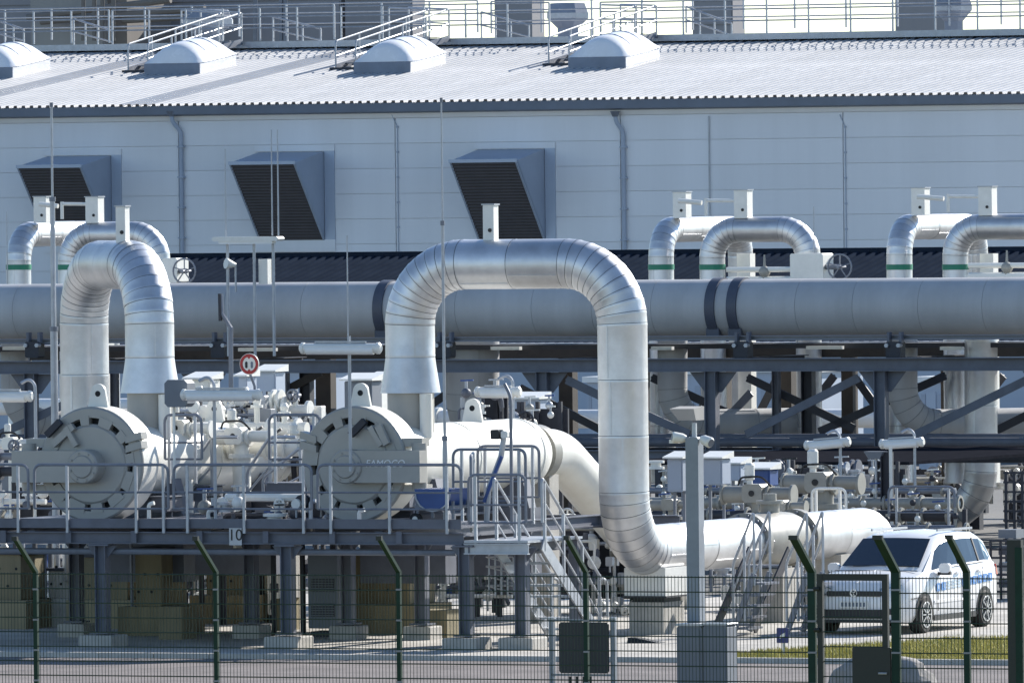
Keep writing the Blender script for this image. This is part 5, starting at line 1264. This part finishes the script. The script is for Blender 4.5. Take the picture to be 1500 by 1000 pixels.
# cabin: stations (y, belt half width, belt z, roof half width, roof z)
cab_s = [(.22, .80, 1.04, .78, 1.05), (1.12, .86, 1.07, .66, 1.58), (1.5, .87, 1.08, .67, 1.64), (2.3, .87, 1.1, .67, 1.66), (3.0, .86, 1.12, .66, 1.62), (3.38, .82, 1.11, .62, 1.52), (3.52, .80, 1.08, .6, 1.16)]
mb = MB()
for (y, wb, zb_, wr, zr_) in cab_s:
    mb.v += [C(-wb, y, zb_ - .03), C(-wr - .03, y, zr_ - .07), C(-wr + .08, y, zr_), C(0, y, zr_ + .035), C(wr - .08, y, zr_), C(wr + .03, y, zr_ - .07), C(wb, y, zb_ - .03)]
for i in range(len(cab_s) - 1):
    for k in range(6):
        a = i * 7 + k; mb.f.append((a, a + 1, a + 8, a + 7))
mb.f.append(tuple(range(7))); mb.f.append(tuple(range(6 * 7 + 6, 6 * 7 - 1, -1)))
mb.build('cabin', 'carwhite', car, smooth=50)
def side_pt(y, f, s=1, off=.008):
    for i in range(len(cab_s) - 1):
        if cab_s[i][0] <= y <= cab_s[i + 1][0]:
            t_ = (y - cab_s[i][0]) / (cab_s[i + 1][0] - cab_s[i][0]); A_, B_ = cab_s[i], cab_s[i + 1]
            L_ = [A_[k] * (1 - t_) + B_[k] * t_ for k in range(5)]
            return C(s * (L_[1] * (1 - f) + (L_[3] + .03) * f + off), y, (L_[2] - .03) * (1 - f) + (L_[4] - .07) * f)
for s_ in (1, -1):
    for nm, ys in (('front_window', (.62, .95, 1.2, 1.6, 1.72)), ('rear_door_window', (1.80, 2.1, 2.4, 2.62)), ('quarter_window', (2.72, 3.0, 3.2, 3.36))):
        mb = MB(); lo = [side_pt(y, .14, s_) for y in ys]; hi = [side_pt(y, .9 if not (nm == 'front_window' and i == 0) else .3, s_) for i, y in enumerate(ys)]
        if nm == 'quarter_window': hi[-1] = side_pt(ys[-1], .72, s_); lo[-1] = side_pt(ys[-1], .3, s_)
        for i in range(len(ys)): mb.v += [lo[i], hi[i]]
        for i in range(len(ys) - 1): mb.f.append((2 * i, 2 * i + 2, 2 * i + 3, 2 * i + 1))
        mb.build(nm, 'carglass', car, smooth=0)
# windscreen
mb = MB(); A0, A1 = cab_s[0], cab_s[1]
for f in (.1, .5, .94):
    wb = A0[1] * (1 - f) + (A1[3] + .03) * f
    y = A0[0] * (1 - f) + A1[0] * f - .014; z = A0[4] * (1 - f) + A1[4] * f
    for k in range(7):
        x = (k / 6 * 2 - 1); mb.v.append(C(x * (wb - .08) , y - .02 * (1 - x * x), z + .02 + .015 * (1 - x * x)))
for j in range(2):
    for k in range(6): a = j * 7 + k; mb.f.append((a, a + 1, a + 8, a + 7))
wsn = mb.build('windscreen', 'carglass', car, smooth=60)
for x in (-.5, .15): MB().bar(C(x, .3, 1.13), C(x + .55, .33, 1.12), .015, .02).build('wiper', 'black', car)
# wheels
for s_ in (1, -1):
    for y in (0, 2.78):
        x = s_ * .80
        wh = MB().lathe(C(x - s_ * .12, y, .32), (s_, 0, 0), [(0, .2), (0, .3), (.03, .32), (.19, .32), (.23, .29), (.23, .2)], 28, False).build('wheel', 'tyre', car)
        MB().lathe(C(x + s_ * .06, y, .32), (s_, 0, 0), [(0, .001), (.0, .2), (.05, .215)], 24, False).build('rim_dish', 'black', wh)
        for k in range(10):
            a = 6.28318 * k / 10; d = Vector((0, math.cos(a), math.sin(a)))
            MB().bar(C(x + s_ * .105, y, .32) + d * .03, C(x + s_ * .1, y, .32) + d * .21, .05, .02).build('spoke', 'rim', wh)
        MB().lathe(C(x + s_ * .09, y, .32), (s_, 0, 0), [(0, .2), (.03, .2), (.03, .225), (0, .225)], 24, False).build('rim', 'rim', wh)
        pts = []
        for k in range(15):
            a = math.pi * (k / 14 * 1.16 - .08); pts.append(C(s_ * .905, y + .385 * math.cos(a), .32 + .385 * math.sin(a)))
        mbx = MB(); mbx.add([C(s_ * .925, y, .3)] + [p + Vector((s_ * .02, 0, 0)) for p in pts], [(0, k, k + 1) for k in range(1, 15)]); mbx.build('wheel_arch', 'black', car, smooth=0)
        # wheel stands out of the dark arch
        wh.location.x += s_ * .045
MB().box(C(.905, .42, .2), C(.935, 2.36, .29)).build('side_skirt', 'plastic', car)
for y in (.62, 1.76, 2.68): MB().bar(C(.926, y, .36), C(.925, y, 1.04), .006, .012).build('door_seam', 'hole', car)
for y in (1.45, 2.45): MB().bar(C(.93, y, .98), C(.93, y + .2, .985), .03, .035).build('door_handle', 'carwhite', car)
for s_ in (1, -1):
    mr = MB().cbox(C(s_ * 1.02, .72, 1.08), (.2, .1, .16), .04).build('mirror', 'carwhite', car); MB().cbox(C(s_ * 1.0, .74, .99), (.22, .09, .05)).build('mirror_base', 'plastic', mr)
    MB().hexa([C(s_ * x, y, z) for x, y, z in ((.46, -.86, .68), (.78, -.75, .70), (.84, -.62, .72), (.5, -.8, .68), (.44, -.84, .79), (.76, -.72, .84), (.83, -.55, .86), (.5, -.75, .79))]).build('headlight', 'headlight', car, smooth=0)
    MB().hexa([C(s_ * x, y, z) for x, y, z in ((.82, 3.44, .88), (.885, 3.43, .88), (.86, 3.56, .88), (.8, 3.57, .88), (.82, 3.44, 1.06), (.875, 3.43, 1.06), (.85, 3.5, 1.06), (.8, 3.53, 1.06))]).build('tail_light', 'taillight', car, smooth=0)
    MB().cbox(C(s_ * .62, -.885, .4), (.18, .04, .1), .02).build('fog_light', 'plastic', car)
    MB().bar(C(s_ * .6, 1.4, 1.7), C(s_ * .6, 3.0, 1.69), .03, .04).build('roof_rail', 'galv', car)
MB().cbox(C(0, -.89, .70), (1.0, .04, .09), .02).build('grille', 'plastic', car)
MB().cbox(C(0, -.91, .36), (1.15, .04, .15), .03).build('lower_grille', 'plastic', car)
MB().cbox(C(0, -.86, .235), (1.4, .1, .05), .02).build('bumper_lip', 'plastic', car)
em = MB().lathe(C(0, -.925, .71), (0, 1, 0), [(0, .05), (0, .065), (.02, .065)], 20, False).build('emblem', 'rim', car)
for x0, x1 in ((-.035, 0), (0, .035)):
    MB().bar(C(x0, -.925, .74 if x0 < 0 else .715), C(x1, -.925, .715 if x0 < 0 else .74), .01, .012).build('emblem_stroke', 'rim', em)
    MB().bar(C(x0 * 1.2, -.925, .70), C((x0 + x1) / 2, -.925, .665), .01, .012).build('emblem_stroke', 'rim', em)
pl = MB().cbox(C(0, -.925, .52), (.52, .02, .11)).build('licence_plate', 'lampwhite', car)
for k in range(7): MB().cbox(C(-.2 + k * .066, -.937, .52), (.04, .004, .07)).build('plate_mark', 'gutter', pl)
MB().bar(C(-.75, .1, 1.055), C(.75, .1, 1.055), .012, .012).build('bonnet_seam', 'hole', car)
MB().bar(C(.90, -.55, .60), C(.935, -.1, .62), .006, .012).build('wing_seam', 'hole', car)
for s_ in (1, -1):
    MB().tube([side_pt(y, .08, s_, .014) for y in (.5, 1.2, 1.9, 2.6, 3.3)], .012, 5).build('window_trim', 'black', car)
    for y in (1.76, 2.67): MB().bar(side_pt(y, .12, s_, .012), side_pt(y, .92, s_, .012), .05, .02).build('pillar', 'black', car)
MB().box(C(.915, .45, .50), C(.932, 2.3, .54)).build('side_moulding', 'carwhite', car)
for y0, y1 in ((-.86, -.4),): MB().bar(C(0, -.78, .88), C(0, .1, 1.065), .01, .01).build('bonnet_crease', 'carwhite', car)
# blue lettering along the doors
for k in range(11):
    y = .55 + k * .24
    if k in (2, 3, 4):
        for r_ in range(3): MB().box(C(.922, y, .70 + .006 * k + r_ * .055), C(.928, y + .17, .73 + .006 * k + r_ * .055)).build('side_lettering', 'decalpale', car)
    else:
        MB().box(C(.922, y, .69 + .009 * k), C(.928, y + .17, .83 + .009 * k)).build('side_lettering', 'decal', car)
        MB().box(C(.9285, y + .06, .73 + .009 * k), C(.9295, y + .11, .80 + .009 * k)).build('side_lettering', 'decalpale', car)

# ================================================================== FENCE
VF = 135.5
zm = q(450, 842, VF).z                 # top of the wire mesh
def fpost(x, lab, r=.034, m='fence', wd=.06):
    p = q(x, 836, VF); t = thing('fence_post', lab, 'fence post', (p.x, VF, 0), 'green fence posts with angled tops')
    MB().box((p.x - wd / 2, VF - .03, -.05), (p.x + wd / 2, VF + .03, p.z)).build('post', m, t)
    MB().bar((p.x, VF, p.z - .01), (p.x - .0, VF - .62, p.z + .47), wd, .05).build('angled_arm', m, t)
    MB().cbox((p.x, VF - .625, p.z + .47), (wd + .02, .05, .06)).build('arm_cap', 'fencedark', t)
    for k in range(5): MB().cbox((p.x + .012, VF - .035, p.z - .25 - k * .42), (wd + .02, .02, .025)).build('clip', 'galv_dark', t)
    return p.x
px_ = [(-215, 'hidden'), (52, 'green fence post with bent top at the left edge'), (316, 'green fence post with bent top left of the number plate'), (584, 'green fence post with bent top below the right vessel'), (858, 'green fence post with bent top before the dark board')]
fx = []
for x, lab in px_:
    if lab == 'hidden': fx.append(q(x, 836, VF).x)
    else: fx.append(fpost(x, lab))
g1 = fpost(1189, 'thick gate post with bent top left of the gate', wd=.11)
g2 = fpost(1312, 'gate post with bent top right of the gate', wd=.12)
g3 = fpost(1416, 'green fence post with bent top before the car doors', wd=.085)
fpE = thing('fence_end_post', 'dark thick fence post at the right edge', 'fence post', (uu(1487, VF), VF, 0))
e_ = q(1487, 790, VF); MB().box((e_.x - .1, VF - .05, -.05), (e_.x + .1, VF + .05, e_.z)).build('post', 'fencedark', fpE); MB().box((e_.x + .02, VF - .07, -.05), (e_.x + .12, VF - .051, e_.z - .1)).build('lit_face', 'fence', fpE)  # lighter green strip paints the lit side of the post
def fpanel(u0, u1, lab, ztop_=None, zb_=.05):
    zt_ = ztop_ or zm; t = thing('wire_fence', lab, 'fence', ((u0 + u1) / 2, VF, 0), 'green wire mesh fence panels')
    mb = MB(); k = 0; r = .0045
    while u0 + .03 + k * .05 < u1 - .02:
        u = u0 + .03 + k * .05; mb.cyl((u, VF, zb_), (u, VF, zt_ + .02), r, n=4, caps=False); k += 1
    mb.build('vertical_wires', 'wire', t, kind='stuff')
    z = zt_; j = 0
    while z > zb_:
        MB().cyl((u0, VF - .008, z), (u1, VF - .008, z), 0.0085, n=5, caps=False).build('horizontal_wire', 'wire', t); z -= .2
        j += 1
labs = ('mesh fence panel cut by the left edge', 'mesh fence panel before the left concrete pier', 'mesh fence panel before the massive concrete pier', 'mesh fence panel before the stair landing')
for i in range(4): fpanel(fx[i] + .03, fx[i + 1] - .03, labs[i])
fpanel(fx[4] + .03, g1 - .06, 'wide mesh fence panel before the grey cabinets')
fpanel(g2 + .06, g3 - .05, 'mesh fence panel before the car front wheel')
fpanel(g3 + .05, e_.x - .1, 'mesh fence panel before the car rear wheel')
fpanel(e_.x + .12, e_.x + 2.4, 'mesh fence panel cut by the right edge')
gt = thing('fence_gate', 'dark green framed wire gate in front of the car', 'gate', ((g1 + g2) / 2, VF, 0))
ga_, gb_ = g1 + .09, g2 - .09; zg = q(1250, 840, VF).z
for u in (ga_ + .035, gb_ - .06): MB().box((u - .04, VF - .035, .06), (u + .04, VF + .03, zg)).build('stile', 'fencedark', gt)
MB().box((ga_ + .075, VF - .03, zg - .09), (gb_ - .1, VF + .025, zg)).build('top_bar', 'fencedark', gt)
MB().box((ga_ + .075, VF - .03, .08), (gb_ - .1, VF + .025, .15)).build('bottom_bar', 'fencedark', gt)
mb = MB(); k = 0
while ga_ + .1 + k * .05 < gb_ - .1: mb.cyl((ga_ + .1 + k * .05, VF, .15), (ga_ + .1 + k * .05, VF, zg + .05), .0045, n=4, caps=False); k += 1
mb.build('vertical_wires', 'wire', gt, kind='stuff')
for k in range(9): MB().cyl((ga_ + .07, VF - .008, .2 + k * .2), (gb_ - .1, VF - .008, .2 + k * .2), 0.0085, n=5).build('horizontal_wire', 'wire', gt)
a, b = q(1250, 1000, VF), q(1311, 945, VF)
MB().cbox(((a.x + b.x) / 2 - .02, VF - .03, b.z / 2 + .05), (b.x - a.x - .06, .05, b.z - .15), .01).build('lock_plate', 'fencedark', gt)
for y in (760 + 80, 900): z = q(1190, y, VF).z; MB().cyl((g1 + .05, VF - .05, z - .2), (g1 + .13, VF - .05, z - .2), .03, n=8).build('hinge', 'fencedark', gt)
MB().cyl((gb_ - .02, VF - .08, 1.05), (gb_ - .14, VF - .08, 1.05), .015, n=6).build('handle', 'galv', gt)
# boulder behind the gate
c = q(1300, 1005, 143.5); mb = MB().sphere((c.x, 143.5, .4), .66, 26, 18, (1.3, .75, .85)); rb = random.Random(5)
from mathutils import noise
for i, p in enumerate(mb.v):
    d = p - Vector((c.x, 143.5, .4)); mb.v[i] = Vector((c.x, 143.5, .4)) + d * (1 + .22 * noise.noise(d * 1.9) + .1 * noise.noise(d * 6))
tag(mb.build('boulder', 'boulder', base=(c.x, 143.5, 0), smooth=25), 'grey boulder lying behind the wire gate', 'boulder')
